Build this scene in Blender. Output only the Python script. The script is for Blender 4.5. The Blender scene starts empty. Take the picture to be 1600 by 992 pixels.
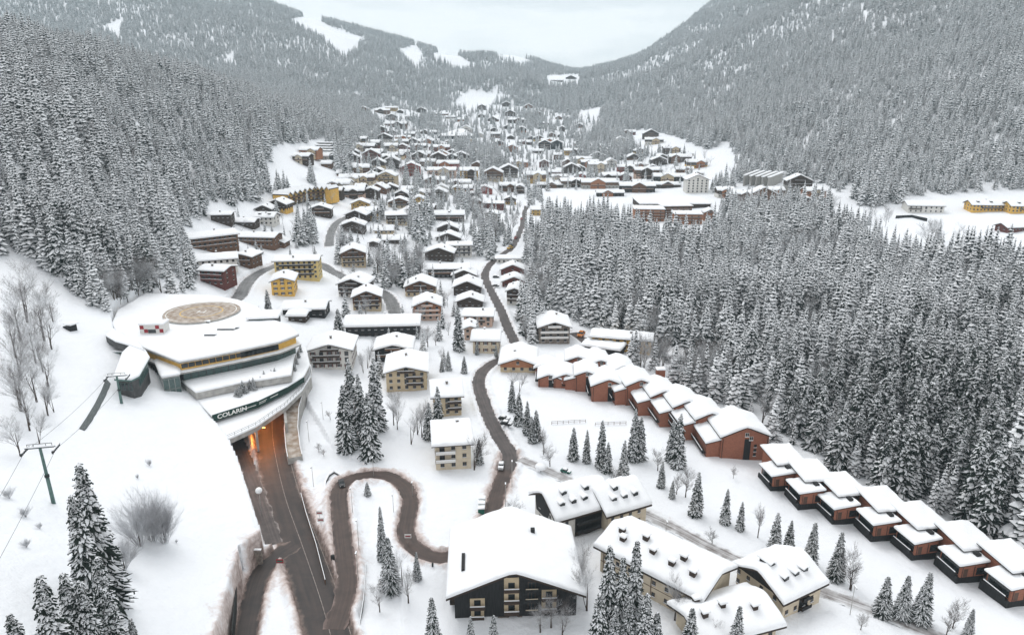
import bpy, math, random
import numpy as np
from mathutils import Vector, Matrix
R = math.radians
random.seed(7)
rng = np.random.default_rng(11)
scene = bpy.context.scene
COL = scene.collection

# ---------------------------------------------------------------- camera
PITCH = R(17.5); F = 1100.0; CZ = 115.0
cam_d = bpy.data.cameras.new("camera"); cam = bpy.data.objects.new("camera", cam_d); COL.objects.link(cam)
cam.location = (0, 0, CZ); cam.rotation_euler = (R(90) - PITCH, 0, 0)
cam_d.sensor_width = 36; cam_d.lens = 36 * F / 1600; cam_d.clip_start = 1; cam_d.clip_end = 20000
scene.camera = cam
CP, SP = math.cos(PITCH), math.sin(PITCH)

# ---------------------------------------------------------------- sky, sun, exposure
world = bpy.data.worlds.new("World"); scene.world = world; world.use_nodes = True
nt = world.node_tree; nt.nodes.clear()
N = nt.nodes.new; L = nt.links.new
sky = N("ShaderNodeTexSky"); sky.sky_type = 'NISHITA'; sky.sun_disc = False
SUN_EL, SUN_AZ = R(58), R(-35)
sky.sun_elevation = SUN_EL; sky.sun_rotation = SUN_AZ
tc = N("ShaderNodeTexCoord"); mp = N("ShaderNodeMapping"); mp.inputs['Scale'].default_value = (1.2, 1.2, 7.5)
no = N("ShaderNodeTexNoise"); no.inputs['Scale'].default_value = 2.3; no.inputs['Detail'].default_value = 7; no.inputs['Roughness'].default_value = .55
rp = N("ShaderNodeValToRGB")
rp.color_ramp.elements[0].position = .40; rp.color_ramp.elements[0].color = (.82, .83, .84, 1)
rp.color_ramp.elements[1].position = .52; rp.color_ramp.elements[1].color = (1.0, .99, .985, 1)
mul = N("ShaderNodeMix"); mul.data_type = 'RGBA'; mul.blend_type = 'MULTIPLY'; mul.inputs[0].default_value = 1; mul.inputs[7].default_value = (10.0, 10.05, 10.2, 1)
mx = N("ShaderNodeMix"); mx.data_type = 'RGBA'; mx.inputs[0].default_value = .95
bg = N("ShaderNodeBackground"); bg.inputs['Strength'].default_value = .1
wo = N("ShaderNodeOutputWorld")
L(tc.outputs['Generated'], mp.inputs[0]); L(mp.outputs[0], no.inputs['Vector']); L(no.outputs[0], rp.inputs[0]); L(rp.outputs[0], mul.inputs[6])
L(sky.outputs[0], mx.inputs[6]); L(mul.outputs[2], mx.inputs[7]); L(mx.outputs[2], bg.inputs[0]); L(bg.outputs[0], wo.inputs[0])
sd = bpy.data.lights.new("sun", 'SUN'); sd.energy = 1.3; sd.angle = R(32); sd.color = (1, .98, .965)
so = bpy.data.objects.new("sun", sd); COL.objects.link(so); so.rotation_euler = (R(90) - SUN_EL, 0, R(-150))
scene.view_settings.view_transform = 'Standard'; scene.view_settings.look = 'None'
scene.view_settings.exposure = 0.14; scene.view_settings.gamma = 1; scene.view_settings.use_curve_mapping = False
scene.render.engine = 'CYCLES'
scene.cycles.use_denoising = True
scene.cycles.max_bounces = 5; scene.cycles.diffuse_bounces = 3; scene.cycles.glossy_bounces = 2; scene.cycles.volume_bounces = 1; scene.cycles.transmission_bounces = 2
scene.cycles.use_adaptive_sampling = True

# ---------------------------------------------------------------- materials
MATS = {}
def mat(name, col, rough=.8, var=0., nscale=1., bump=0., bscale=4., col2=None, spec=.3, metal=0., stretch=None, emit=0.):
    if name in MATS: return MATS[name]
    m = bpy.data.materials.new(name); m.use_nodes = True
    n = m.node_tree.nodes; l = m.node_tree.links; p = n['Principled BSDF']
    p.inputs['Roughness'].default_value = rough; p.inputs['Specular IOR Level'].default_value = spec; p.inputs['Metallic'].default_value = metal
    c = (*col, 1)
    t = n.new("ShaderNodeTexCoord"); mpn = n.new("ShaderNodeMapping"); l.new(t.outputs['Object'], mpn.inputs[0])
    if stretch: mpn.inputs['Scale'].default_value = stretch
    no = n.new("ShaderNodeTexNoise"); no.inputs['Scale'].default_value = nscale; no.inputs['Detail'].default_value = 5
    l.new(mpn.outputs[0], no.inputs['Vector'])
    r = n.new("ShaderNodeValToRGB"); r.color_ramp.elements[0].position = .35; r.color_ramp.elements[1].position = .65
    c2 = (*col2, 1) if col2 else tuple(min(1, v * (1 + var)) for v in col) + (1,)
    c1 = c if col2 else tuple(v * (1 - var) for v in col) + (1,)
    r.color_ramp.elements[0].color = c1; r.color_ramp.elements[1].color = c2
    l.new(no.outputs[0], r.inputs[0]); l.new(r.outputs[0], p.inputs['Base Color'])
    if bump:
        b = n.new("ShaderNodeBump"); b.inputs['Strength'].default_value = bump
        no2 = n.new("ShaderNodeTexNoise"); no2.inputs['Scale'].default_value = bscale; no2.inputs['Detail'].default_value = 4
        l.new(mpn.outputs[0], no2.inputs['Vector']); l.new(no2.outputs[0], b.inputs['Height']); l.new(b.outputs[0], p.inputs['Normal'])
    if emit:
        p.inputs['Emission Color'].default_value = c; p.inputs['Emission Strength'].default_value = emit
    MATS[name] = m; return m

mat('snow', (.84, .855, .875), .75, .03, .3, .25, 1.2, spec=.25)
mat('roof_snow', (.85, .865, .88), .75, .02, .5, .2, 1.5, spec=.25)
mat('asphalt', (.055, .05, .048), .6, .35, 1.)
mat('dark_timber', (.046, .030, .022), .75, .4, .8, .3, 6, stretch=(1, 1, 8))
mat('brown_timber', (.135, .07, .04), .75, .3, .8, .3, 6, stretch=(1, 1, 8))
mat('orange_timber', (.34, .15, .075), .75, .25, .8, .2, 6, stretch=(1, 1, 8))
mat('black_timber', (.014, .014, .015), .7, .5, .7, .3, 6, stretch=(6, 6, .6))
mat('cream', (.58, .50, .38), .85, .08, .6)
mat('beige', (.52, .42, .28), .85, .08, .6)
mat('pinkish', (.56, .40, .32), .85, .08, .6)
mat('white_wall', (.66, .64, .60), .85, .06, .6)
mat('grey_wall', (.36, .35, .33), .85, .12, .6)
mat('stone', (.22, .19, .165), .85, .35, 1.2, .3, 3)
mat('yellow', (.66, .40, .09), .8, .10, .6)
mat('mustard', (.45, .30, .10), .8, .10, .6)
mat('paleyellow', (.62, .48, .20), .8, .10, .6)
mat('red_wall', (.24, .055, .045), .8, .2, .6)
mat('dark_red', (.12, .035, .028), .8, .2, .6)
mat('glass', (.02, .025, .028), .12, .3, .6, spec=.6)
mat('green_glass', (.05, .09, .085), .15, .4, 1.5, spec=.6)
mat('white_frame', (.66, .65, .62), .6, .03)
mat('brown_frame', (.09, .05, .035), .6, .1)
mat('concrete', (.38, .37, .35), .85, .2, .5, .2, 3)
mat('dark_concrete', (.075, .075, .075), .85, .3, .5, .2, 3)
mat('steel_green', (.10, .17, .155), .5, .2, 1., metal=.3)
mat('dark_steel', (.03, .035, .035), .5, .2, 1., metal=.3)
mat('sign_green', (.006, .035, .026), .6, .15, 1.)
mat('sign_white', (.75, .75, .72), .6, .02)
mat('helipad', (.27, .20, .145), .9, .3, .45, col2=(.50, .45, .40))
mat('pad_yellow', (.62, .42, .14), .8, .1)
mat('red_paint', (.28, .02, .03), .5, .1)
mat('rubber', (.012, .012, .012), .8, .1)
mat('net', (.16, .18, .18), .9, .5, 3., col2=(.06, .07, .07))
mat('bark', (.06, .042, .032), .9, .3, 3.)
mat('lamp_glow', (1, .42, .12), .5, 0, emit=9)
mat('lamp_globe', (.85, .86, .86), .4, .01)
def brick():
    m = bpy.data.materials.new('brick'); m.use_nodes = True; n = m.node_tree.nodes; l = m.node_tree.links; p = n['Principled BSDF']
    p.inputs['Roughness'].default_value = .85
    t = n.new("ShaderNodeTexCoord"); b = n.new("ShaderNodeTexBrick"); b.inputs['Scale'].default_value = 1.0
    mp = n.new("ShaderNodeMapping"); mp.inputs['Rotation'].default_value = (R(90), 0, 0)
    b.inputs['Color1'].default_value = (.42, .155, .085, 1); b.inputs['Color2'].default_value = (.31, .11, .062, 1); b.inputs['Mortar'].default_value = (.22, .10, .075, 1)
    b.inputs['Brick Width'].default_value = .5; b.inputs['Row Height'].default_value = .16; b.inputs['Mortar Size'].default_value = .015
    no = n.new("ShaderNodeTexNoise"); no.inputs['Scale'].default_value = .5; no.inputs['Detail'].default_value = 5
    mxx = n.new("ShaderNodeMix"); mxx.data_type = 'RGBA'; mxx.blend_type = 'MULTIPLY'; mxx.inputs[0].default_value = .6
    l.new(t.outputs['Object'], mp.inputs[0]); l.new(mp.outputs[0], b.inputs['Vector']); l.new(b.outputs[0], mxx.inputs[6])
    l.new(t.outputs['Object'], no.inputs['Vector']); l.new(no.outputs[0], mxx.inputs[7]); 
    mm = n.new("ShaderNodeMix"); mm.data_type = 'RGBA'; mm.inputs[0].default_value = .5
    l.new(b.outputs[0], mm.inputs[6]); l.new(mxx.outputs[2], mm.inputs[7]); l.new(mm.outputs[2], p.inputs['Base Color'])
    MATS['brick'] = m
brick()
def normal_snow(name, dark, dark2, lo, hi, nsc, white=(.78, .80, .82)):
    """snow lying on whatever faces the sky, the bare thing below"""
    m = bpy.data.materials.new(name); m.use_nodes = True; n = m.node_tree.nodes; l = m.node_tree.links; p = n['Principled BSDF']
    p.inputs['Roughness'].default_value = .85; p.inputs['Specular IOR Level'].default_value = .15
    t = n.new("ShaderNodeTexCoord"); no = n.new("ShaderNodeTexNoise"); no.inputs['Scale'].default_value = nsc; no.inputs['Detail'].default_value = 3
    l.new(t.outputs['Object'], no.inputs['Vector'])
    mr = n.new("ShaderNodeMapRange"); mr.inputs[1].default_value = lo; mr.inputs[2].default_value = hi; l.new(no.outputs[0], mr.inputs[0])
    mxx = n.new("ShaderNodeMix"); mxx.data_type = 'RGBA'; l.new(mr.outputs[0], mxx.inputs[0])
    no3 = n.new("ShaderNodeTexNoise"); no3.inputs['Scale'].default_value = .6; l.new(t.outputs['Object'], no3.inputs['Vector'])
    md = n.new("ShaderNodeMix"); md.data_type = 'RGBA'; l.new(no3.outputs[0], md.inputs[0]); md.inputs[6].default_value = (*dark, 1); md.inputs[7].default_value = (*dark2, 1)
    l.new(md.outputs[2], mxx.inputs[6]); mxx.inputs[7].default_value = (*white, 1); l.new(mxx.outputs[2], p.inputs['Base Color'])
    MATS[name] = m
normal_snow('needles', (.012, .020, .017), (.030, .042, .034), .70, .88, 2.2)
normal_snow('frosted_needles', (.028, .037, .036), (.055, .066, .064), .53, .77, 2.2)
normal_snow('frosted_twigs', (.10, .085, .08), (.17, .15, .145), .38, .62, 1.6)
normal_snow('frosted_bush', (.20, .19, .20), (.30, .30, .315), .35, .6, 1.6)
normal_snow('bare_twigs', (.055, .042, .038), (.10, .08, .072), .50, .75, 1.6)
MATS['tree_snow'] = mat('tree_snow', (.88, .895, .91), .85, .05, 1.5, spec=.15)

# ---------------------------------------------------------------- mesh helpers
class MB:
    def __init__(s): s.v = []; s.f = []; s.m = []; s.mats = []; s.sm = []
    def mi(s, name):
        if name not in s.mats: s.mats.append(name)
        return s.mats.index(name)
    def add(s, vs, fs, m, smooth=False):
        o = len(s.v); s.v += [tuple(v) for v in vs]; k = s.mi(m)
        for f in fs: s.f.append(tuple(i + o for i in f)); s.m.append(k); s.sm.append(smooth)
        return s
    def box(s, x0, x1, y0, y1, z0, z1, m):
        return s.add([(x0,y0,z0),(x1,y0,z0),(x1,y1,z0),(x0,y1,z0),(x0,y0,z1),(x1,y0,z1),(x1,y1,z1),(x0,y1,z1)],
                     [(0,3,2,1),(4,5,6,7),(0,1,5,4),(1,2,6,5),(2,3,7,6),(3,0,4,7)], m)
    def prism(s, poly, z0, z1, m, mt=None):
        n = len(poly); z0s = z0 if hasattr(z0, '__len__') else [z0] * n; z1s = z1 if hasattr(z1, '__len__') else [z1] * n
        vs = [(p[0], p[1], z) for p, z in zip(poly, z0s)] + [(p[0], p[1], z) for p, z in zip(poly, z1s)]
        s.add(vs, [(i, (i+1) % n, n + (i+1) % n, n + i) for i in range(n)] + [tuple(range(n))[::-1]], m)
        s.add(vs[n:], [tuple(range(n))], mt or m); return s
    def tube(s, p0, p1, r0, r1, m, n=6, cap=True):
        p0, p1 = Vector(p0), Vector(p1); d = (p1 - p0).normalized()
        a = d.orthogonal().normalized(); b = d.cross(a); vs = []
        for p, r in ((p0, r0), (p1, r1)):
            for k in range(n):
                t = 2 * math.pi * k / n; vs.append(p + (a * math.cos(t) + b * math.sin(t)) * r)
        fs = [(k, (k+1) % n, n + (k+1) % n, n + k) for k in range(n)]
        if cap: fs += [tuple(range(n))[::-1], tuple(range(n, 2*n))]
        return s.add(vs, fs, m, n > 5)
    def sphere(s, c, r, m, nu=10, nv=7, sz=1.):
        vs = []; fs = []
        for j in range(nv + 1):
            th = math.pi * j / nv
            for i in range(nu):
                ph = 2 * math.pi * i / nu; vs.append((c[0] + r*math.sin(th)*math.cos(ph), c[1] + r*math.sin(th)*math.sin(ph), c[2] + r*sz*math.cos(th)))
        for j in range(nv):
            for i in range(nu): fs.append((j*nu+i, (j+1)*nu+i, (j+1)*nu+(i+1) % nu, j*nu+(i+1) % nu))
        return s.add(vs, fs, m, True)
    def mesh(s, name):
        me = bpy.data.meshes.new(name); me.from_pydata(s.v, [], s.f)
        for k in s.mats: me.materials.append(MATS[k])
        me.polygons.foreach_set('material_index', s.m); me.polygons.foreach_set('use_smooth', s.sm); me.update(); return me
    def build(s, name, parent=None, loc=None):
        return obj(name, s.mesh(name), parent, loc)
def obj(name, me, parent=None, loc=None, rz=0.):
    o = bpy.data.objects.new(name, me); COL.objects.link(o)
    if parent is not None: o.parent = parent
    if loc is not None: o.location = loc
    if rz: o.rotation_euler = (0, 0, rz)
    return o
def tag(o, label, cat, group=None, kind=None):
    o['label'] = label; o['category'] = cat
    if group: o['group'] = group
    if kind: o['kind'] = kind
    return o
def thing(name, label, cat, loc, rz=0., group=None):
    o = bpy.data.objects.new(name, None); COL.objects.link(o); o.location = loc; o.rotation_euler = (0, 0, rz); o.empty_display_size = .5
    return tag(o, label, cat, group)
def stretch_pts(r, n=6):  # parameter values along an edge, dense at both ends
    return [0, r*.12, r*.45, r] + list(np.linspace(r, 1 - r, n)[1:-1]) + [1 - r, 1 - r*.45, 1 - r*.12, 1]
def lump(x, y, s): return math.sin(x*.9 + s*3.1) * math.cos(y*.7 + s*1.7) + .5 * math.sin(x*2.1 - y*1.3 + s)
def snow_sheet(mb, fn, x0, x1, y0, y1, th, m='roof_snow', sd=0., bulge=.12):
    """a lying snow cover over the surface z = fn(x, y) with rounded rims"""
    r = max(.25, th * 1.1); w, l = x1 - x0, y1 - y0
    us = stretch_pts(min(.3, r / w), 5 + 2*int(w/4.)); vs_ = stretch_pts(min(.3, r / l), 5 + 2*int(l/5.)); vs = []
    for u in us:
        for v in vs_:
            x, y = x0 + u*w, y0 + v*l; e = min(u*w, w - u*w, l*v, l - v*l); k = min(1, e / r)
            h = math.sqrt(max(0, 1 - (1-k)**2)); z = fn(x, y) + th * (.25*(1 if e > 0 else 0) + .75*h) * (1 + .2*lump(x, y, sd) + .06*math.sin(x*3.3+y*2.1+sd)) - (0.02 if e <= 0 else -.0)
            if e > 0 and k < .5:
                x += bulge * (1 if u > .5 else -1) * (1 if min(u, 1-u)*w < r*.5 else 0); y += bulge * (1 if v > .5 else -1) * (1 if min(v, 1-v)*l < r*.5 else 0)
            vs.append((x, y, z))
    nv = len(vs_); fs = [(i*nv+j, (i+1)*nv+j, (i+1)*nv+j+1, i*nv+j+1) for i in range(len(us)-1) for j in range(nv-1)]
    mb.add(vs, fs, m, True)
def snow_poly(mb, poly, z, th, m='roof_snow', over=.15):
    """snow cover on a flat roof of any outline: rounded rim, wavy top"""
    n = len(poly); c = Vector((sum(p[0] for p in poly)/n, sum(p[1] for p in poly)/n)); P2 = [Vector((p[0], p[1])) for p in poly]
    area = sum(P2[i].x*P2[(i+1) % n].y - P2[(i+1) % n].x*P2[i].y for i in range(n)); sg = 1 if area > 0 else -1
    Q = []
    for i in range(n):   # subdivide
        k = max(1, int((P2[(i+1) % n] - P2[i]).length / 3.))
        Q += [P2[i].lerp(P2[(i+1) % n], t/k) for t in range(k)]
    n = len(Q); nr = []
    for i in range(n):
        t = (Q[(i+1) % n] - Q[i-1]).normalized(); nr.append(Vector((t.y, -t.x)) * sg)
    rings = []
    for off, zz in ((0, 0), (over, .3), (over*.8, .65), (-.35*th, .92), (-.9*th, 1.0)):
        rings.append([(q.x + a.x*off, q.y + a.y*off, z + th*zz*(1 + .1*lump(q.x, q.y, 0))) for q, a in zip(Q, nr)])
    vs = [v for r_ in rings for v in r_]; fs = []
    for k in range(len(rings)-1):
        fs += [(k*n+i, k*n+(i+1) % n, (k+1)*n+(i+1) % n, (k+1)*n+i) for i in range(n)]
    mb.add(vs, fs, m, True)
    mb.add(rings[-1], [tuple(range(n))], m)

# ---------------------------------------------------------------- picture coordinates <-> ground
def proj(X, Y, Z):
    h = CZ - Z; d = Y*CP + h*SP
    return 800 + F*X/d, 496 + F*(h*CP - Y*SP)/d, d
def tan_py(py): return math.tan(PITCH + math.atan((py - 496) / F))
def P(px, py, z):
    t = tan_py(py); Y = (CZ - z) / t; d = Y*CP + (CZ - z)*SP
    return Vector(((px - 800)/F*d, Y, z))

# ---------------------------------------------------------------- terrain
PXC = np.array([-300,0,100,200,300,400,500,600,700,800,900,1000,1100,1200,1300,1400,1500,1600,1900], float)
ROWS = {
 30:[66,52,46,36,26,16,8,0,0,0,0,0,0,0,0,0,0,0,-2],
 90:[54,38,33,25,15,6,5,0,0,0,0,0,0,0,-1,-1,-2,-2,-3],
 130:[50,32,26,19,12,6,5,0,0,0,0,0,0,0,-1,-2,-3,-3,-5],
 160:[48,30,24,18,12,7,4,0,0,0,0,0,0,-1,-2,-3,-4,-4,-6],
 200:[50,32,26,20,13,10,2,0,0,0,0,0,0,-1,-2,-3,-4,-4,-6],
 250:[57,38,30,22,13,9,2,0,0,0,0,0,-1,-3,-4,-4,-4,-4,-6],
 300:[72,50,38,27,19,9,3,0,0,0,0,-1,-3,-4,-4,-4,-4,-4,-5],
 350:[95,74,58,36,19,8,4,1,0,0,0,-1,-3,-4,-4,-3,-3,-2,0],
 400:[118,96,80,52,27,12,7,2,0,0,0,-1,-2,-3,-2,0,0,2,8],
 500:[160,128,112,86,36,17,9,4,1,0,0,0,0,0,2,5,6,8,18],
 650:[205,168,154,128,80,42,26,14,6,2,2,2,3,5,8,11,13,18,40],
 850:[215,175,170,160,138,92,45,25,10,3,3,5,8,14,40,62,75,95,140],
 1050:[200,165,165,158,140,118,75,35,18,8,8,12,26,58,95,125,155,180,250],
 1300:[175,150,148,145,130,108,88,52,28,17,17,28,60,105,155,190,225,255,340],
 1600:[175,150,148,140,125,110,95,65,48,38,38,55,110,180,240,285,325,355,460],
 2000:[270,235,218,195,170,150,125,95,80,75,75,112,200,290,380,420,460,480,600],
 2500:[540,450,410,375,340,305,270,225,195,185,150,200,320,420,500,540,580,600,700],
 3000:[720,650,590,545,500,440,390,328,268,262,180,255,430,540,620,650,680,700,800],
 3600:[900,800,760,700,640,545,450,372,285,262,195,280,540,640,700,740,760,780,850],
 4500:[900,800,760,700,600,480,400,320,250,230,190,260,540,640,700,740,760,780,850],
 6500:[700,600,560,500,440,380,300,250,200,180,160,200,400,500,600,640,660,680,700]}
RY = np.array(sorted(ROWS)); TAB = np.array([ROWS[k] for k in sorted(ROWS)], float)
# resample on a fine regular (px, lnY) table and smooth it
fpx = np.linspace(-300, 1900, 221); fly = np.linspace(math.log(30), math.log(6500), 260)
t1 = np.stack([np.interp(fpx, PXC, r) for r in TAB]); FT = np.stack([np.interp(fly, np.log(RY), t1[:, j]) for j in range(len(fpx))], 1)
def blur(a, n):
    for _ in range(n):
        p = np.pad(a, 1, mode='edge'); a = (p[:-2,1:-1] + p[2:,1:-1] + p[1:-1,:-2] + p[1:-1,2:] + 2*p[1:-1,1:-1]) / 6
    return a
FT = blur(FT, 14)
nz = [rng.random((64, 64)) for _ in range(4)]
def vnoise(x, y, k=0):
    g = nz[k]; xi = np.floor(x).astype(int); yi = np.floor(y).astype(int); fx = x - xi; fy = y - yi
    fx = fx*fx*(3-2*fx); fy = fy*fy*(3-2*fy); a = g[xi % 64, yi % 64]; b = g[(xi+1) % 64, yi % 64]; c = g[xi % 64, (yi+1) % 64]; d = g[(xi+1) % 64, (yi+1) % 64]
    return (a*(1-fx)+b*fx)*(1-fy) + (c*(1-fx)+d*fx)*fy - .5
def kfac(Y): return CP + np.clip(CZ / Y, 0, 1.3) * SP
def base_h(X, Y):
    X = np.asarray(X, float); Y = np.asarray(Y, float)
    pxn = 800 + F * (X/Y) / kfac(Y)
    u = np.clip((pxn + 300) / 10, 0, 219.999); v = np.clip((np.log(Y) - fly[0]) / (fly[1]-fly[0]), 0, 258.999)
    ui = u.astype(int); vi = v.astype(int); fu = u-ui; fv = v-vi
    z = (FT[vi,ui]*(1-fu)+FT[vi,ui+1]*fu)*(1-fv) + (FT[vi+1,ui]*(1-fu)+FT[vi+1,ui+1]*fu)*fv
    far = np.clip((Y - 500) / 1500, 0, 1)
    return z + vnoise(X/28, Y/28, 0)*1.2 + vnoise(X/7, Y/7, 1)*.5 + vnoise(X/2.6, Y/2.6, 3)*.22*(Y < 500) + far*(vnoise(X/230, Y/230, 2)*38 + vnoise(X/90, Y/90, 3)*12)
def march(px, py, hf, off=0., ymax=6000.):
    t = tan_py(py); Ys = np.exp(np.linspace(math.log(45), math.log(ymax), 1400)); h = Ys*t; d = Ys*CP + h*SP
    Xs = (px-800)/F*d; Zs = CZ - h; g = hf(Xs, Ys) + off; k = np.argmax(Zs <= g)
    if Zs[k] > g[k]: return None
    a = 0 if k == 0 else k-1; za, zb = Zs[a]-g[a], Zs[k]-g[k]; f = 0 if za == zb else za/(za-zb)
    Y = Ys[a] + (Ys[k]-Ys[a])*f; X = Xs[a] + (Xs[k]-Xs[a])*f
    return X, Y
# roads: pixel centre lines of the carriageways, on the level given (None: on the ground)
ROADS = [
 dict(name='main_road', w=10.5, z=0, kind='A', label='', pts=[(528,1060),(513,990),(496,930),(470,853),(445,782),(431,725),(424,680),(424,640),(428,612)]),
 dict(name='side_road', w=5.0, z=0, kind='A', pts=[(372,1060),(385,985),(396,930),(410,892),(436,866),(462,850)]),
 dict(name='lower_road', w=4.6, z=0, kind='C', pts=[(362,660),(370,685),(381,712),(394,748),(411,800),(428,850)]),
 dict(name='hairpin_road', w=4.9, z=None, kind='B', pts=[(520,960),(541,906),(537,853),(531,800),(530,768),(541,752),(563,744),(584,742),(609,745),(632,760),(641,782),(637,810),(634,832),(645,853),(669,867),(697,871),(726,863),(746,850),(756,832),(768,803),(779,765),(790,735),(797,712)]),
 dict(name='village_road', w=5.4, z=None, kind='C', pts=[(790,735),(797,712),(779,680),(765,653),(755,626),(748,600),(753,582),(768,569),(790,558),(805,548),(806,538),(794,513),(783,486),(772,464),(761,442),(758,429),(764,415),(775,406),(788,396),(800,387),(808,372),(815,355),(819,338),(822,322)]),
 dict(name='snowy_lane', w=5.0, z=None, kind='S', pts=[(812,717),(830,724),(860,738),(900,756),(960,783),(1000,799),(1050,823),(1100,849),(1165,880),(1225,902),(1290,926),(1350,948),(1410,970),(1500,1010)]),
 dict(name='west_street', w=8.0, z=None, kind='G', pts=[(355,478),(374,464),(383,447),(394,434),(410,424),(430,416),(455,408),(500,414),(518,424),(545,437),(580,450),(606,464),(618,490)]),
 dict(name='upper_street', w=7.0, z=None, kind='G', pts=[(514,385),(517,365),(526,348),(545,337),(562,325),(575,315)]),
 dict(name='hotel_drive', w=5.0, z=None, kind='C', pts=[(895,520),(912,532),(930,546),(950,558),(985,560)]),
]
def catmull(p, n=10):
    out = []
    for i in range(len(p)-1):
        a, b, c, d = p[max(i-1,0)], p[i], p[i+1], p[min(i+2, len(p)-1)]
        for k in range(n):
            t = k/n; out.append(.5*((2*b) + (c-a)*t + (2*a-5*b+4*c-d)*t*t + (3*b-a-3*c+d)*t**3))
    out.append(p[-1]); return out
for r_ in ROADS:
    pp = []
    for (px, py) in r_['pts']:
        if r_['z'] is not None: q = P(px, py, r_['z']); pp.append(np.array([q.x, q.y, r_['z']]))
        else:
            X, Y = march(px, py, base_h); pp.append(np.array([X, Y, float(base_h(X, Y))]))
    c = np.array(catmull(pp))
    zz = c[:, 2].copy()
    for _ in range(40): zz[1:-1] = (zz[:-2] + zz[1:-1] + zz[2:]) / 3
    if r_['kind'] == 'B': zz *= np.clip(np.arange(len(zz)) / 30, 0, 1)
    c[:, 2] = zz
    keep = [0]
    for i in range(1, len(c)):
        if np.hypot(*(c[i,:2]-c[keep[-1],:2])) > 1.0 or i == len(c)-1: keep.append(i)
    r_['c'] = c[keep]
# the complex stands on a levelled terrace
FOOT = [(178,515),(251,560),(285,606),(337,668),(358,690),(443,640),(487,575),(470,520),(410,485),(374,466),(226,458),(177,487)]
FOOTW = np.array([[*P(a, b, 9 if b > 590 else 24)[:2]] for a, b in FOOT])
def in_poly(x, y, poly):
    x = np.asarray(x, float); y = np.asarray(y, float); c = np.zeros(x.shape, bool); n = len(poly)
    for i in range(n):
        x0, y0 = poly[i]; x1, y1 = poly[(i+1) % n]
        if y0 == y1: continue
        c ^= ((y0 > y) != (y1 > y)) & (x < (x1-x0)*(y-y0)/(y1-y0) + x0)
    return c
def road_field(X, Y, r):
    c = r['c']; best = np.full(X.shape, 1e9); bz = np.zeros(X.shape)
    for i in range(len(c)-1):
        ax, ay, az = c[i]; bx, by, bz_ = c[i+1]; dx, dy = bx-ax, by-ay; L2 = dx*dx+dy*dy + 1e-9
        t = np.clip(((X-ax)*dx + (Y-ay)*dy)/L2, 0, 1); d = np.hypot(X-ax-t*dx, Y-ay-t*dy); m = d < best
        best = np.where(m, d, best); bz = np.where(m, az + t*(bz_-az), bz)
    return best, bz
ys = np.unique(np.concatenate([np.exp(np.linspace(math.log(28), math.log(105), 60)), np.exp(np.linspace(math.log(105), math.log(460), 520)), np.exp(np.linspace(math.log(460), math.log(6400), 300))]))
ss = np.concatenate([np.linspace(-1.5, -.95, 40)[:-1], np.linspace(-.95, .95, 700), np.linspace(.95, 1.5, 40)[1:]])
GY, GS = np.meshgrid(ys, ss, indexing='ij'); GX = GS * GY
GZ = base_h(GX, GY)
inside = in_poly(GX, GY, FOOTW)
GZ = np.where(inside, np.minimum(GZ, 8.0), GZ)
DIRT = np.zeros(GZ.shape)
# the level of the roads, cut into the foot of the ski slope
LEVEL = [tuple(P(a, b, z)[:2]) for a, b, z in ((352,648,9),(358,690,9),(372,722,8.5),(392,775,8),(414,848,8),(374,858,7),(374,900,7),(368,945,7),(360,1000,7),(352,1120,7),(640,1120,0),(610,745,0),(520,700,0),(482,640,0),(470,600,0),(400,600,0))]
lv = in_poly(GX, GY, LEVEL); GZ = np.where(lv, np.minimum(GZ, .5 + 1.6*vnoise(GX/6, GY/6, 2)), GZ)
rough = vnoise(GX/1.7, GY/1.7, 0); rough2 = vnoise(GX/5, GY/5, 3)
def carve(GX, GY, GZ, DIRT, hard):
    for r in ROADS:
        c = r['c']; m = (GX > c[:,0].min()-30) & (GX < c[:,0].max()+30) & (GY > c[:,1].min()-30) & (GY < c[:,1].max()+30)
        if not m.any(): continue
        x, y = GX[m], GY[m]; d, zr = road_field(x, y, r); o = d - r['w']/2
        z = GZ[m]; steep = 7. if r['z'] is not None else 1.0
        near = o < 28
        hi = zr + .25 + np.maximum(o, 0)*steep + (np.maximum(o, 0)/7)**3; lo = zr + .15 - np.maximum(o-1.0, 0)*.4
        zn = np.clip(z, np.minimum(lo, hi), hi)
        bank = np.where(o > 0, (.75 + 1.0*rough[m]) * np.exp(-((o-1.3)/.9)**2), 0) * (0.25 if r['kind'] == 'S' else 1)
        zn = zn + bank
        zn = np.where(o < .15, zr - .12, zn)
        GZ[m] = np.where(near, zn, z)
        k = {'A': .9, 'B': .75, 'C': .35, 'S': .2, 'G': .35}[r['kind']]
        DIRT[m] = np.maximum(DIRT[m], np.where(o > -1, k*np.exp(-np.maximum(o, 0)/(1.0 + 2.2*np.clip(rough2[m]+.4, 0, 1))), 0))
    return GZ, DIRT
GZ, DIRT = carve(GX, GY, GZ, DIRT, True)
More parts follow.
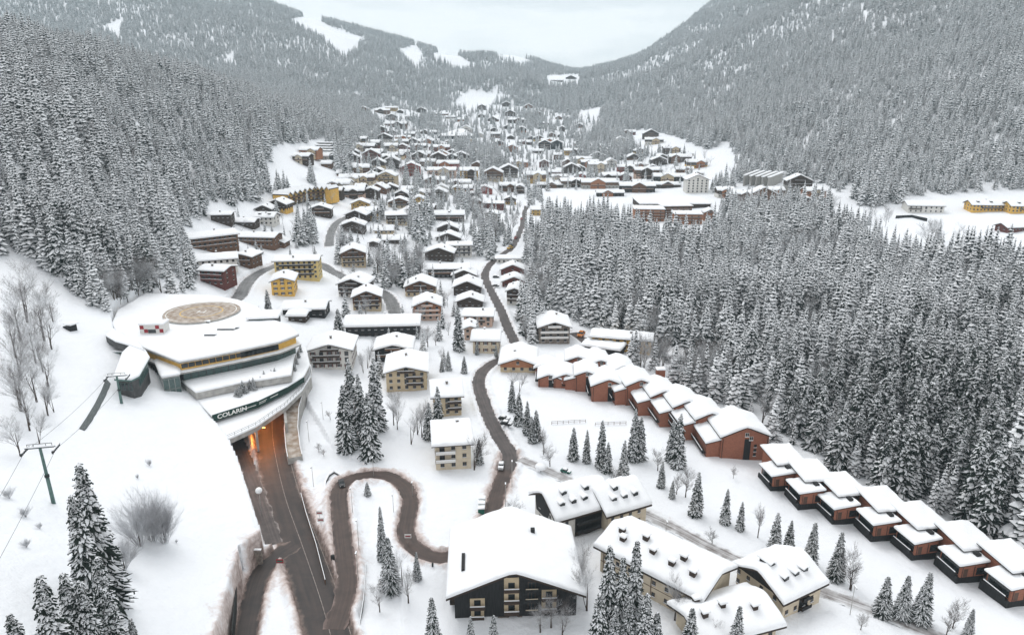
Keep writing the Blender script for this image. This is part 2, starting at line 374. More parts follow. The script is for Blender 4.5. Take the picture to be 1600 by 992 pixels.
# snowless levels stay where later roads cross earlier ones: second pass only lowers road beds
for r in ROADS:
    c = r['c']; m = (GX > c[:,0].min()-30) & (GX < c[:,0].max()+30) & (GY > c[:,1].min()-30) & (GY < c[:,1].max()+30)
    d, zr = road_field(GX[m], GY[m], r); z = GZ[m]; GZ[m] = np.where(d < r['w']/2 + .1, np.minimum(z, zr - .12), z)
nY, nS = GZ.shape
def grid_h(X, Y):
    X = np.asarray(X, float); Y = np.asarray(Y, float)
    v = np.interp(Y, ys, np.arange(nY)); u = np.interp(X/Y, ss, np.arange(nS))
    vi = np.clip(v.astype(int), 0, nY-2); ui = np.clip(u.astype(int), 0, nS-2); fv = v-vi; fu = u-ui
    return (GZ[vi,ui]*(1-fu)+GZ[vi,ui+1]*fu)*(1-fv) + (GZ[vi+1,ui]*(1-fu)+GZ[vi+1,ui+1]*fu)*fv
def G(px, py, off=0.):
    q = march(px, py, grid_h, off)
    if q is None: q = march(px, py, base_h, off) or (0, 3000)
    return Vector((q[0], q[1], float(grid_h(*q))))
me = bpy.data.meshes.new('snow_ground')
vv = np.stack([GX, GY, GZ], -1).reshape(-1, 3).astype(np.float32)
ii = (np.arange(nY-1)[:,None]*nS + np.arange(nS-1)[None]).reshape(-1); ff = np.stack([ii, ii+1, ii+nS+1, ii+nS], 1)
me.vertices.add(len(vv)); me.vertices.foreach_set('co', vv.ravel()); me.loops.add(ff.size); me.loops.foreach_set('vertex_index', ff.ravel().astype(np.int32))
me.polygons.add(len(ff)); me.polygons.foreach_set('loop_start', np.arange(0, ff.size, 4, dtype=np.int32)); me.polygons.foreach_set('use_smooth', np.ones(len(ff), bool)); me.update()
at = me.attributes.new('dirt', 'FLOAT', 'POINT'); at.data.foreach_set('value', DIRT.reshape(-1).astype(np.float32))
gm = bpy.data.materials.new('ground_snow'); gm.use_nodes = True; n = gm.node_tree.nodes; l = gm.node_tree.links; p = n['Principled BSDF']
p.inputs['Roughness'].default_value = .75; p.inputs['Specular IOR Level'].default_value = .2
a = n.new('ShaderNodeAttribute'); a.attribute_name = 'dirt'; t = n.new('ShaderNodeTexCoord')
no = n.new('ShaderNodeTexNoise'); no.inputs['Scale'].default_value = .55; no.inputs['Detail'].default_value = 8; no.inputs['Roughness'].default_value = .7; l.new(t.outputs['Object'], no.inputs['Vector'])
ad = n.new('ShaderNodeMath'); ad.operation = 'ADD'; l.new(a.outputs['Fac'], ad.inputs[0]); l.new(no.outputs[0], ad.inputs[1])
mr = n.new('ShaderNodeMapRange'); mr.inputs[1].default_value = .72; mr.inputs[2].default_value = 1.45; l.new(ad.outputs[0], mr.inputs[0])
cr = n.new('ShaderNodeValToRGB'); e = cr.color_ramp.elements; e[0].color = (.83, .85, .875, 1); e[0].position = 0; e[1].position = 1; e[1].color = (.16, .12, .105, 1)
k = e.new(.45); k.color = (.60, .52, .49, 1); k = e.new(.75); k.color = (.33, .26, .235, 1)
l.new(mr.outputs[0], cr.inputs[0]); l.new(cr.outputs[0], p.inputs['Base Color'])
b = n.new('ShaderNodeBump'); b.inputs['Strength'].default_value = .7; b.inputs['Distance'].default_value = .8
no2 = n.new('ShaderNodeTexNoise'); no2.inputs['Scale'].default_value = .35; no2.inputs['Detail'].default_value = 7; no2.inputs['Roughness'].default_value = .6; l.new(t.outputs['Object'], no2.inputs['Vector'])
l.new(no2.outputs[0], b.inputs['Height']); l.new(b.outputs[0], p.inputs['Normal'])
me.materials.append(gm)
ground = obj('snow_ground', me); ground['kind'] = 'structure'

# road surfaces
def road_mat(name, c1, c2, c3, snowy, hi=1.0):
    m = bpy.data.materials.new(name); m.use_nodes = True; n = m.node_tree.nodes; l = m.node_tree.links; p = n['Principled BSDF']
    p.inputs['Roughness'].default_value = .6; p.inputs['Specular IOR Level'].default_value = .3
    t = n.new('ShaderNodeUVMap'); t.uv_map = 'UVMap'; sep = n.new('ShaderNodeSeparateXYZ'); l.new(t.outputs[0], sep.inputs[0])
    mp = n.new('ShaderNodeMapping'); mp.inputs['Scale'].default_value = (9, .05, 1); l.new(t.outputs[0], mp.inputs[0])
    n1 = n.new('ShaderNodeTexNoise'); n1.inputs['Scale'].default_value = 1; n1.inputs['Detail'].default_value = 5; l.new(mp.outputs[0], n1.inputs['Vector'])
    tc = n.new('ShaderNodeTexCoord'); n2 = n.new('ShaderNodeTexNoise'); n2.inputs['Scale'].default_value = .25; n2.inputs['Detail'].default_value = 9; n2.inputs['Roughness'].default_value = .65; l.new(tc.outputs['Object'], n2.inputs['Vector'])
    mxx = n.new('ShaderNodeMix'); mxx.data_type = 'FLOAT'; mxx.inputs[0].default_value = .5; l.new(n1.outputs[0], mxx.inputs[2]); l.new(n2.outputs[0], mxx.inputs[3])
    r = n.new('ShaderNodeValToRGB'); r.color_ramp.elements[0].position = .40; r.color_ramp.elements[1].position = .62
    r.color_ramp.elements[0].color = (*c1, 1); r.color_ramp.elements[1].color = (*c2, 1); l.new(mxx.outputs[0], r.inputs[0])
    # slush near both edges
    sb = n.new('ShaderNodeMath'); sb.operation = 'SUBTRACT'; sb.inputs[1].default_value = .5; l.new(sep.outputs[0], sb.inputs[0])
    ab = n.new('ShaderNodeMath'); ab.operation = 'ABSOLUTE'; l.new(sb.outputs[0], ab.inputs[0])
    a2 = n.new('ShaderNodeMath'); a2.operation = 'MULTIPLY_ADD'; a2.inputs[1].default_value = .55; l.new(n2.outputs[0], a2.inputs[0]); l.new(ab.outputs[0], a2.inputs[2])
    mr = n.new('ShaderNodeMapRange'); mr.inputs[1].default_value = snowy; mr.inputs[2].default_value = snowy + .22; l.new(a2.outputs[0], mr.inputs[0]); mr.inputs[4].default_value = hi
    m2 = n.new('ShaderNodeMix'); m2.data_type = 'RGBA'; l.new(mr.outputs[0], m2.inputs[0]); l.new(r.outputs[0], m2.inputs[6]); m2.inputs[7].default_value = (*c3, 1)
    l.new(m2.outputs[2], p.inputs['Base Color']); MATS[name] = m
road_mat('road_A', (.034, .030, .029), (.066, .050, .044), (.26, .19, .16), .66)
road_mat('road_B', (.052, .038, .033), (.095, .066, .055), (.26, .19, .17), .66)
road_mat('road_C', (.055, .048, .046), (.115, .095, .09), (.40, .36, .34), .68)
road_mat('road_G', (.12, .12, .12), (.24, .24, .24), (.55, .55, .55), .64)
road_mat('road_S', (.19, .17, .16), (.62, .62, .63), (.80, .82, .84), .52)
for ri, r in enumerate(ROADS):
    c = r['c']; n_ = len(c); T = np.gradient(c[:, :2], axis=0); T /= np.linalg.norm(T, axis=1)[:, None]; Nn = np.stack([T[:,1], -T[:,0]], 1)
    acc = np.concatenate([[0], np.cumsum(np.hypot(*np.diff(c[:, :2], axis=0).T))]); K = 7; vs = []; uv = []
    for i in range(n_):
        for j in range(K):
            u = j/(K-1); wob = 0
            if j in (0, K-1): wob = .35*math.sin(acc[i]*.6 + j) + .25*math.sin(acc[i]*1.7 + 2*j)
            off = (u-.5)*(r['w']+.3) + wob*(1 if j else -1); vs.append((c[i,0]+Nn[i,0]*off, c[i,1]+Nn[i,1]*off, c[i,2] + .012*ri + .03)); uv.append((u, acc[i]))
    fs = [(i*K+j, i*K+j+1, (i+1)*K+j+1, (i+1)*K+j) for i in range(n_-1) for j in range(K-1)]
    me = bpy.data.meshes.new(r['name']); me.from_pydata(vs, [], fs); ul = me.uv_layers.new(name='UVMap')
    li = np.zeros(len(me.loops), np.int32); me.loops.foreach_get('vertex_index', li); ul.data.foreach_set('uv', np.array(uv, np.float32)[li].ravel())
    me.materials.append(MATS['road_' + r['kind']]); o = obj(r['name'], me); o['kind'] = 'structure'
mat('road_paint', (.26, .22, .20), .7, .4, 1.5)
def marking(r, off, z, i0, i1, dash=None, w=.16):
    c = r['c']; T = np.gradient(c[:, :2], axis=0); T /= np.linalg.norm(T, axis=1)[:, None]; mb = MB()
    for i in range(i0, min(i1, len(c)-1)):
        if dash and (i // dash) % 2: continue
        q = []
        for k, s in ((i, -1), (i, 1), (i+1, 1), (i+1, -1)):
            o = off + s*w/2; q.append((c[k,0]+T[k,1]*o, c[k,1]-T[k,0]*o, c[k,2]+z))
        mb.add(q, [(0,1,2,3)], 'road_paint')
    return mb
mb = marking(ROADS[0], 0.4, .08, 4, len(ROADS[0]['c'])-2); mb2 = marking(ROADS[0], 4.6, .08, 6, 60)
for q in (mb, mb2):
    o = q.build('road_marking'); o['kind'] = 'structure'

# ---------------------------------------------------------------- houses
def window_mesh(name, w, h, frame, shutters=None, cross=True):
    mb = MB(); mb.box(-w/2-.09, w/2+.09, -.07, .0, -.09, h+.09, frame); mb.box(-w/2, w/2, -.085, -.02, 0, h, 'glass')
    if cross: mb.box(-.04, .04, -.10, -.03, 0, h, frame)
    mb.box(-w/2-.15, w/2+.15, -.2, 0, -.16, -.07, frame); mb.box(-w/2-.15, w/2+.15, -.2, 0, -.069, .04, 'roof_snow')
    if shutters:
        for s in (-1, 1): a = s*(w/2+.12); mb.box(min(a, a+s*.5), max(a, a+s*.5), -.11, -.01, -.03, h+.03, shutters)
    return mb.mesh(name)
WM = {k: window_mesh('window', *v) for k, v in {
 'w': (1.1, 1.25, 'white_frame'), 'b': (1.1, 1.25, 'brown_frame'), 'd': (1.5, 2.0, 'brown_frame'), 's': (1.0, 1.25, 'white_frame', 'brown_frame'),
 'n': (.8, 1.0, 'brown_frame', None, False), 'r': (1.1, 1.25, 'white_frame', 'dark_red'), 'f': (1.5, 1.6, 'brown_frame', None, False)}.items()}
HOUSE_XY = []
def bal_mesh(w, rail, dp=1.25, slab='brown_frame', snow=True):
    mb = MB(); mb.box(-w/2, w/2, -dp, -.002, -.16, 0, slab)
    mb.box(-w/2, w/2, -dp-.05, -dp+.03, -.02, .95, rail)
    for s in (-1, 1): mb.box(s*(w/2)-.04, s*(w/2)+.04, -dp+.031, -.003, .003, .95, rail)
    if snow: mb.box(-w/2-.03, w/2+.03, -dp-.12, -dp+.10, .951, 1.10, 'roof_snow'); mb.box(-w/2+.05, w/2-.05, -dp+.04, -.5, .003, .22, 'roof_snow')
    return mb
NH = 0
def house(px, py, wpx, d, rot=0, st=2, ori='g', wall='cream', up=None, label='', bal=1, win='b', pitch=.40, ht=2.8, upf=.55, oh=1.1, kind='chalet', cat='chalet', group=None, bx=None, chim=True, bw=.9, snow_t=.75, dorm=0, rail=None, sink=2.5, wside=True, name=None, cross=None):
    global NH; NH += 1
    b = G(px, py); _, _, dep = proj(*b); w = wpx*dep/F / max(.6, math.cos(R(rot))); hw = st*ht + .3; far = b.y > 640
    HOUSE_XY.append((b.x, b.y + d/2, max(w, d)/2 + 1.5, kind))
    t = thing(name or {'chalet': 'chalet', 'hotel': 'hotel', 'house': 'house', 'shed': 'shed'}.get(kind, kind), label, cat, b, R(rot), group)
    W_, L_ = (w, d) if ori == 'g' else (d, w)
    def M(a, q, z): return (a, q, z) if ori == 'g' else (q - L_/2, W_/2 + a, z)
    rs = np.random.RandomState(NH); snow_t *= .75 + .55*rs.rand(); pitch *= .88 + .26*rs.rand()
    def solid(z0, z1, grow, m, gable=True):
        mb = MB(); g = W_/2 + grow; q0, q1 = -grow, L_ + grow; zt = z1 + (W_/2)*pitch + grow*0
        vs = [];
        for q in (q0, q1):
            vs += [M(-g, q, z0), M(g, q, z0), M(g, q, z1), M(0, q, z1 + g*pitch), M(-g, q, z1)]
        mb.add(vs, [(0,1,2,3,4), (9,8,7,6,5), (0,5,6,1), (1,6,7,2), (4,9,5,0), (2,7,8,3), (3,8,9,4)], m); return mb
    solid(-sink, hw, 0, wall).build('wall', t)
    if up: solid(hw*upf, hw - .08, .09, up).build('upper_wall', t)
    def rz(a): return hw + (W_/2 - abs(a))*pitch
    # roof slab
    mb = MB(); g = W_/2 + oh; q0, q1 = -oh*1.15, L_ + oh; th = .28; vs = []
    for q in (q0, q1): vs += [M(-g, q, rz(g)), M(0, q, rz(0)), M(g, q, rz(g)), M(g, q, rz(g)+th), M(0, q, rz(0)+th), M(-g, q, rz(g)+th)]
    mb.add(vs, [(0,1,4,5), (1,2,3,4), (6,11,10,7), (7,10,9,8), (0,6,7,1), (1,7,8,2), (2,8,9,3), (3,9,10,4), (4,10,11,5), (5,11,6,0)], 'dark_timber')
    roof = mb.build('roof', t)
    sm = MB(); soft = 1.0
    def fz(x, y):
        a = x; return hw + (W_/2 + soft*.3 - math.sqrt(a*a + soft*soft*.25))*pitch + th - .02
    tmp = MB(); snow_sheet(tmp, fz, -g, g, q0, q1, snow_t, sd=NH*1.3)
    tmp.v = [M(*v) for v in tmp.v]; tmp.build('snow_cover', roof)
    if chim:
        a = (rs.rand()-.5)*W_*.5; q = L_*(.3 + .4*rs.rand()); mb = MB(); x, y, z = M(a, q, rz(a)); mb.box(x-.4, x+.4, y-.4, y+.4, z-.5, z+1.7, 'stone'); mb.box(x-.55, x+.55, y-.55, y+.55, z+1.701, z+1.85, 'dark_timber'); mb.box(x-.52, x+.52, y-.52, y+.52, z+1.851, z+2.3, 'roof_snow')
        mb.build('chimney', roof)
    if cross:
        cw = w*.40; cx_ = (rs.rand()-.5)*w*.45; cp = .5; hh = hw*.96; mb = MB(); vs = []
        for y in (-1.6, d*.5): vs += [(cx_-cw/2, y, -sink), (cx_+cw/2, y, -sink), (cx_+cw/2, y, hh), (cx_, y, hh+cw/2*cp), (cx_-cw/2, y, hh)]
        mb.add(vs, [(0,1,2,3,4),(9,8,7,6,5),(1,6,7,2),(4,9,5,0)], cross); mb.build('gable_wing', t)
        mb = MB(); g2 = cw/2+.9; vs = []
        for y in (-2.6, d*.5): vs += [(cx_-g2, y, hh-.45), (cx_, y, hh+cw/2*cp), (cx_+g2, y, hh-.45), (cx_+g2, y, hh-.2), (cx_, y, hh+cw/2*cp+.25), (cx_-g2, y, hh-.2)]
        mb.add(vs, [(0,1,4,5),(1,2,3,4),(0,6,7,1),(1,7,8,2),(2,8,9,3),(5,11,6,0)], 'dark_timber'); r3 = mb.build('wing_roof', t)
        mb = MB(); snow_sheet(mb, lambda x, y: hh+.22+cw/2*cp-(math.sqrt((x-cx_)**2+.25)-.4)*cp, cx_-g2, cx_+g2, -2.7, d*.5, snow_t, sd=NH); mb.build('snow_cover', r3)
        for s_ in range(st): obj('window', WM['f'], t, (cx_, -1.6, s_*ht+.9))
        bal_mesh(cw*.9, rail or 'brown_timber').build('balcony', t, (cx_, -1.601, ht+.1))
    # front openings and balconies
    fw = w - .6
    nb = st - 1 if bal else 0
    rail = rail or ('dark_timber' if wall in ('cream', 'white_wall', 'beige', 'pinkish', 'yellow', 'grey_wall', 'stone', 'paleyellow') else 'brown_timber')
    gx = {} ; pr = .1 if up else .0
    if bal:
        for s_ in range(1, st):
            bl = bal_mesh(w*bw, rail); bl.build('balcony', t, (0 if bx is None else bx*w, -pr - .001, s_*ht + .25))
        if ori == 'g' and w*pitch/2 > 1.8 and w > 7: bal_mesh(w*.42, rail).build('balcony', t, (0, -pr-.001, st*ht+.25))
    ncol = max(2, int(fw/(3.0 if not far else 4.2))); ms = WM[win]; md = WM['d']
    for s_ in range(st):
        for k in range(ncol):
            x = -fw/2 + (k+.5)*fw/ncol; mesh = md if (bal and s_ > 0 and (k + NH) % 3 == 1) else ms
            obj('window', mesh, t, (x, -pr, s_*ht + (1.1 if mesh is ms else .35) + (.15 if s_ else 0)))
    if ori == 'g' and w*pitch/2 > 1.7: obj('window', md if bal else ms, t, (0, -pr, st*ht + .3))
    if wside and not far:  # the flank that the camera can see
        cx = b.x; side = 1 if math.degrees(math.atan2(b.x, b.y)) + rot < 0 else -1
        nc = max(2, int(d/4.2))
        if ori == 'e' or True:
            for s_ in range(st):
                for k in range(nc):
                    y = (k+.5)*d/nc
                    obj('window', ms, t, (side*(w/2 + pr), y, s_*ht + 1.2), R(90)*side)
    if dorm:
        for k in range(dorm):
            a = -W_*.24; q = L_*(k+.5)/dorm; z = rz(a); mb = MB(); x, y, z = M(a, q, z)
            mb.box(x-.9, x+.9, y-1.4, y+1.8, z-.4, z+1.5, 'dark_timber'); mb.box(x-.6, x+.6, y-1.43, y-1.401, z+.65, z+1.4, 'glass')
            snow_sheet(mb, lambda u, v: z+1.5 + .0*u, x-1.15, x+1.15, y-1.7, y+2.4, .55)
            mb.build('dormer', roof)
    return t

C, W, Y_, P_, B_, S_ = 'cream', 'white_wall', 'yellow', 'pinkish', 'beige', 'stone'
DT, BT, OT = 'dark_timber', 'brown_timber', 'orange_timber'
# (px, py of the middle of the front at ground level, width px, depth m, turn, storeys, ...)
near = [
 dict(px=465, py=437, wpx=66, d=13, rot=6, st=4, ori='e', wall='paleyellow', up=None, label='long four-storey pale yellow hotel with black balconies beside the west street', bw=.78, rail='black_timber', pitch=.2, kind='hotel', cat='hotel', upf=.3),
 dict(px=443, py=463, wpx=33, d=16, rot=10, st=3, ori='g', wall='yellow', label='small bright yellow gabled house with dark timber flank', bal=0, win='s', kind='house', cat='house'),
 dict(px=475, py=495, wpx=64, d=14, rot=3, st=1, ori='e', wall='black_timber', label='low dark building with red and white posts below the bright yellow house', ht=3.8, bal=0, pitch=.25, kind='house', cat='house'),
 dict(px=464, py=503, wpx=26, d=8, rot=0, st=1, ori='e', wall=DT, label='small snow-buried shed beside the flat helipad roof', bal=0, pitch=.2, kind='shed', cat='shed', chim=False),
 dict(px=553, py=418, wpx=36, d=17, rot=10, st=3, ori='g', wall='beige', up=BT, upf=.72, label='tall beige apartment house with two facades at the bend of the west street', kind='house', cat='apartment house', ht=3.1),
 dict(px=551, py=466, wpx=44, d=15, rot=-6, st=3, ori='g', wall=W, up=DT, label='white chalet with dark upper storeys just above the wide brown gabled chalet by the lane', ht=2.6),
 dict(px=574, py=486, wpx=42, d=14, rot=8, st=3, ori='g', wall='beige', up=BT, label='wide brown gabled chalet with three balcony rows beside the lane', ht=2.6),
 dict(px=598, py=528, wpx=112, d=15, rot=4, st=2, ori='e', wall='black_timber', label='very long black timber building with ochre end blocks in the village centre', bal=0, pitch=.3, ht=3.0, kind='house', cat='building', dorm=0),
 dict(px=517, py=577, wpx=66, d=17, rot=5, st=3, ori='g', wall=W, up=None, label='big white chalet with dark balconies beside the flat-roofed terraces', ht=2.8, pitch=.3, win='r', bw=.62, bx=-.08),
 dict(px=615, py=566, wpx=56, d=15, rot=4, st=2, ori='g', wall='black_timber', label='dark chalet with glazed balcony behind the ochre three-storey chalet', ht=2.9, pitch=.3),
 dict(px=636, py=611, wpx=62, d=19, rot=6, st=3, ori='g', wall=B_, up=None, label='ochre three-storey chalet with brown gable tip between the tall spruces and the road', ht=2.7, bw=.4, bx=.2, pitch=.32),
 dict(px=664, py=645, wpx=22, d=12, rot=10, st=2, ori='g', wall=BT, label='', ht=2.6) ,
 dict(px=700, py=650, wpx=42, d=15, rot=8, st=3, ori='e', wall=B_, up=None, label='brown and ochre chalet half hidden by a big spruce left of the main bend', bw=.5, bx=.25, pitch=.3, ht=2.6),
 dict(px=709, py=733, wpx=54, d=16, rot=8, st=3, ori='e', wall='cream', up=None, label='cream three-storey house with white balcony bands above the hairpin road', bw=.55, bx=-.22, rail='white_frame', ht=2.9, pitch=.28, kind='house', cat='house'),
 dict(px=686, py=408, wpx=44, d=13, rot=-3, st=2, ori='g', wall=DT, label='dark gabled chalet in front of the white and black three-storey house', bal=0, pitch=.34),
 dict(px=718, py=402, wpx=38, d=11, rot=3, st=3, ori='e', wall='white_wall', up=None, label='white and black three-storey house with flat roof behind the dark gabled chalet', rail='black_timber', pitch=.15, kind='house', cat='house'),
 dict(px=700, py=434, wpx=66, d=13, rot=4, st=2, ori='e', wall='black_timber', label='long dark two-storey house under one deep slab of snow', pitch=.25, kind='house', cat='house'),
 dict(px=657, py=464, wpx=46, d=15, rot=3, st=2, ori='g', wall='beige', up=BT, label='brown timber chalet with lit ochre balconies directly behind the salmon timber chalet', ht=3.0),
 dict(px=668, py=501, wpx=42, d=15, rot=5, st=3, ori='g', wall=P_, up=OT, label='salmon timber chalet with light balconies and orange gable', ht=2.6, upf=.5, rail='pinkish'),
 dict(px=725, py=438, wpx=36, d=12, rot=0, st=1, ori='g', wall=DT, label='topmost of the three low dark gabled chalets left of the village road', bal=0, ht=3.2),
 dict(px=730, py=462, wpx=42, d=14, rot=0, st=2, ori='g', wall=DT, label='middle of the three low dark gabled chalets left of the village road', bal=0, ht=2.5),
 dict(px=734, py=480, wpx=40, d=11, rot=0, st=1, ori='g', wall=DT, label='lowest of the three low dark gabled chalets left of the village road', bal=0, ht=3.0),
 dict(px=747, py=511, wpx=44, d=12, rot=-3, st=2, ori='e', wall=P_, label='pink house with a nearly flat snow roof left of the village road', bal=1, bw=.5, pitch=.16, kind='house', cat='house'),
 dict(px=735, py=531, wpx=18, d=10, rot=4, st=2, ori='g', wall=P_, label='narrow pink annex with green gable behind the beige two-storey house', bal=0),
 dict(px=759, py=552, wpx=40, d=13, rot=-3, st=2, ori='e', wall='cream', up=None, label='beige two-storey house with small spruces at its door left of the village road', bal=0, win='r', ht=3, pitch=.3, kind='house', cat='house'),
 dict(px=809, py=582, wpx=54, d=19, rot=-3, st=1, ori='g', wall='beige', up=OT, label='wide low timber chalet where the road passes behind its roof', bal=0, ht=3.6, upf=.6, pitch=.34),
 dict(px=798, py=412, wpx=44, d=10, rot=0, st=1, ori='e', wall=W, label='flat white garage beside the two parked cars', bal=0, pitch=.08, kind='garage', cat='garage', chim=False, ht=3.2),
 dict(px=801, py=430, wpx=36, d=11, rot=0, st=1, ori='g', wall='dark_red', label='upper of two red-brown gabled houses right of the village road', bal=0, ht=3.4, kind='house', cat='house'),
 dict(px=803, py=449, wpx=36, d=11, rot=0, st=1, ori='g', wall='dark_red', label='lower of two red-brown gabled houses right of the village road', bal=0, ht=3.4, kind='house', cat='house'),
 dict(px=804, py=477, wpx=24, d=13, rot=-8, st=3, ori='g', wall=W, up=DT, label='narrow three-storey white and dark chalet at the spruce edge right of the village road', ht=2.7),
 dict(px=853, py=443, wpx=34, d=14, rot=-10, st=2, ori='g', wall=W, up=BT, label='brown-gabled white chalet among the spruces right of the village road', ht=2.5),
 dict(px=866, py=537, wpx=48, d=17, rot=2, st=3, ori='g', wall=S_, up=None, label='beige stone chalet with three white balcony rows at the forest edge', rail='white_frame', ht=2.7, pitch=.3),
 dict(px=326, py=393, wpx=74, d=14, rot=38, st=3, ori='e', wall=BT, label='long brown apartment block set obliquely below the left spruce slope', kind='hotel', cat='apartment house', pitch=.25),
 dict(px=398, py=385, wpx=64, d=14, rot=-6, st=2, ori='e', wall=BT, up=None, label='long brown timber house behind the curve of the west street', bal=1, pitch=.25, ht=3),
 dict(px=430, py=386, wpx=28, d=11, rot=-5, st=1, ori='g', wall=BT, label='low brown annex at the right end of the long brown timber house', bal=0),
 dict(px=346, py=350, wpx=29, d=12, rot=8, st=2, ori='e', wall=DT, label='dark boxy house at the left edge of the village under the spruces', bal=0, pitch=.15, ht=3),
 dict(px=380, py=354, wpx=34, d=12, rot=0, st=1, ori='e', wall=DT, label='low dark house right of the dark boxy house', bal=0, pitch=.25),
 dict(px=413, py=352, wpx=30, d=12, rot=-4, st=2, ori='e', wall=W, label='small white house with dormer windows left of the zigzag hotel', bal=0, dorm=2, kind='house', cat='house'),
 dict(px=432, py=331, wpx=32, d=14, rot=-6, st=2, ori='g', wall='yellow', up=DT, upf=.4, label='dark gabled chalet with yellow base below the left end of the zigzag hotel', bal=0),
 dict(px=412, py=333, wpx=26, d=10, rot=-6, st=1, ori='g', wall=DT, label='tiny dark cabin left of the dark gabled chalet with yellow base', bal=0),
 dict(px=500, py=339, wpx=34, d=13, rot=6, st=2, ori='g', wall=DT, up=None, label='dark timber chalet in front of the zigzag yellow hotel', ht=3),
 dict(px=378, py=416, wpx=34, d=13, rot=-8, st=2, ori='g', wall=BT, label='brown chalet with covered balconies at the bend of the west street', pitch=.25),
 dict(px=338, py=422, wpx=58, d=14, rot=22, st=2, ori='e', wall=W, up=None, label='broad snow-roofed white house above the dark red balcony house', bal=0, pitch=.25, kind='house', cat='house'),
 dict(px=333, py=446, wpx=40, d=12, rot=-10, st=3, ori='e', wall='dark_red', label='dark red house with rows of balconies at the foot of the left spruce forest', rail='dark_red', ht=2.6, pitch=.22, kind='house', cat='house'),
 dict(px=551, py=364, wpx=36, d=13, rot=3, st=2, ori='g', wall=DT, label='nearer of two dark gabled chalets right of the upper street', bal=0),
 dict(px=556, py=347, wpx=32, d=12, rot=-6, st=2, ori='g', wall=DT, label='farther of two dark gabled chalets right of the upper street', bal=0),
 dict(px=563, py=329, wpx=27, d=12, rot=4, st=2, ori='g', wall='mustard', label='mustard gabled house at the top of the upper street', bal=0, kind='house', cat='house'),
 dict(px=623, py=352, wpx=37, d=14, rot=8, st=3, ori='e', wall=B_, up=DT, label='beige and dark three-storey house left of the spruce clump', pitch=.25, kind='house', cat='house'),
 dict(px=600, py=366, wpx=28, d=12, rot=3, st=1, ori='e', wall=B_, label='low beige house under a thick square snow roof', bal=0),
 dict(px=624, py=326, wpx=34, d=13, rot=3, st=2, ori='g', wall=C, up=BT, upf=.7, label='cream chalet with brown gable above the beige and dark house'),
 dict(px=617, py=381, wpx=34, d=12, rot=6, st=1, ori='e', wall=DT, label='low dark shed behind the frosted grove in the village centre', bal=0, kind='shed', cat='shed'),
 dict(px=584, py=386, wpx=14, d=9, rot=0, st=1, ori='g', wall=DT, label='tiny round-roofed hut left of the frosted grove', bal=0, chim=False, kind='shed', cat='shed'),
 dict(px=702, py=346, wpx=46, d=14, rot=3, st=2, ori='e', wall=DT, label='broad dark house with broken snow roofs above two small dark chalets', dorm=1),
 dict(px=699, py=363, wpx=32, d=12, rot=-2, st=1, ori='g', wall=DT, label='upper of two small dark chalets right of the spruce clump', bal=0, ht=3),
 dict(px=700, py=378, wpx=36, d=12, rot=-3, st=1, ori='g', wall=DT, label='lower of two small dark chalets right of the spruce clump', bal=0, ht=3),
 dict(px=776, py=362, wpx=24, d=11, rot=0, st=2, ori='g', wall=DT, label='dark chalet in the spruces left of the red car', bal=0),
 dict(px=768, py=345, wpx=20, d=10, rot=-14, st=2, ori='g', wall='grey_wall', label='small grey chalet with pointed gable below the dark red house', bal=0),
 dict(px=771, py=327, wpx=32, d=12, rot=-4, st=2, ori='e', wall='dark_red', label='dark red two-storey house at the upper end of the village road', bal=0, pitch=.25, kind='house', cat='house'),
 dict(px=797, py=320, wpx=18, d=10, rot=0, st=2, ori='g', wall='mustard', up=DT, label='small wooden hut with mustard base right of the dark red house'),
 dict(px=757, py=303, wpx=22, d=12, rot=-4, st=2, ori='g', wall='red_wall', label='small red house with flat-pitched snow roof above the road end', bal=0, kind='house', cat='house'),
 dict(px=844, py=337, wpx=28, d=12, rot=0, st=2, ori='e', wall='mustard', label='mustard house at the valley forest corner', bal=0, kind='house', cat='house'),
 dict(px=1446, py=333, wpx=52, d=16, rot=-8, st=2, ori='e', wall=W, up=None, label='white farmhouse alone on the snowy meadow at the right', bw=.35, bx=-.3, kind='house', cat='house', ht=3.1),
 dict(px=1549, py=331, wpx=58, d=15, rot=-6, st=2, ori='e', wall='yellow', label='yellow house with dormers on the right meadow, left of its twin', dorm=3, bw=.5, kind='house', cat='house'),
 dict(px=1606, py=333, wpx=50, d=15, rot=-6, st=2, ori='e', wall='yellow', label='yellow house cut by the right picture edge on the meadow', dorm=2, bw=.5, kind='house', cat='house'),
 dict(px=1600, py=361, wpx=60, d=12, rot=10, st=1, ori='e', wall='dark_red', label='low red-brown garage at the right edge below the yellow houses', bal=0, kind='garage', cat='garage', chim=False),
]
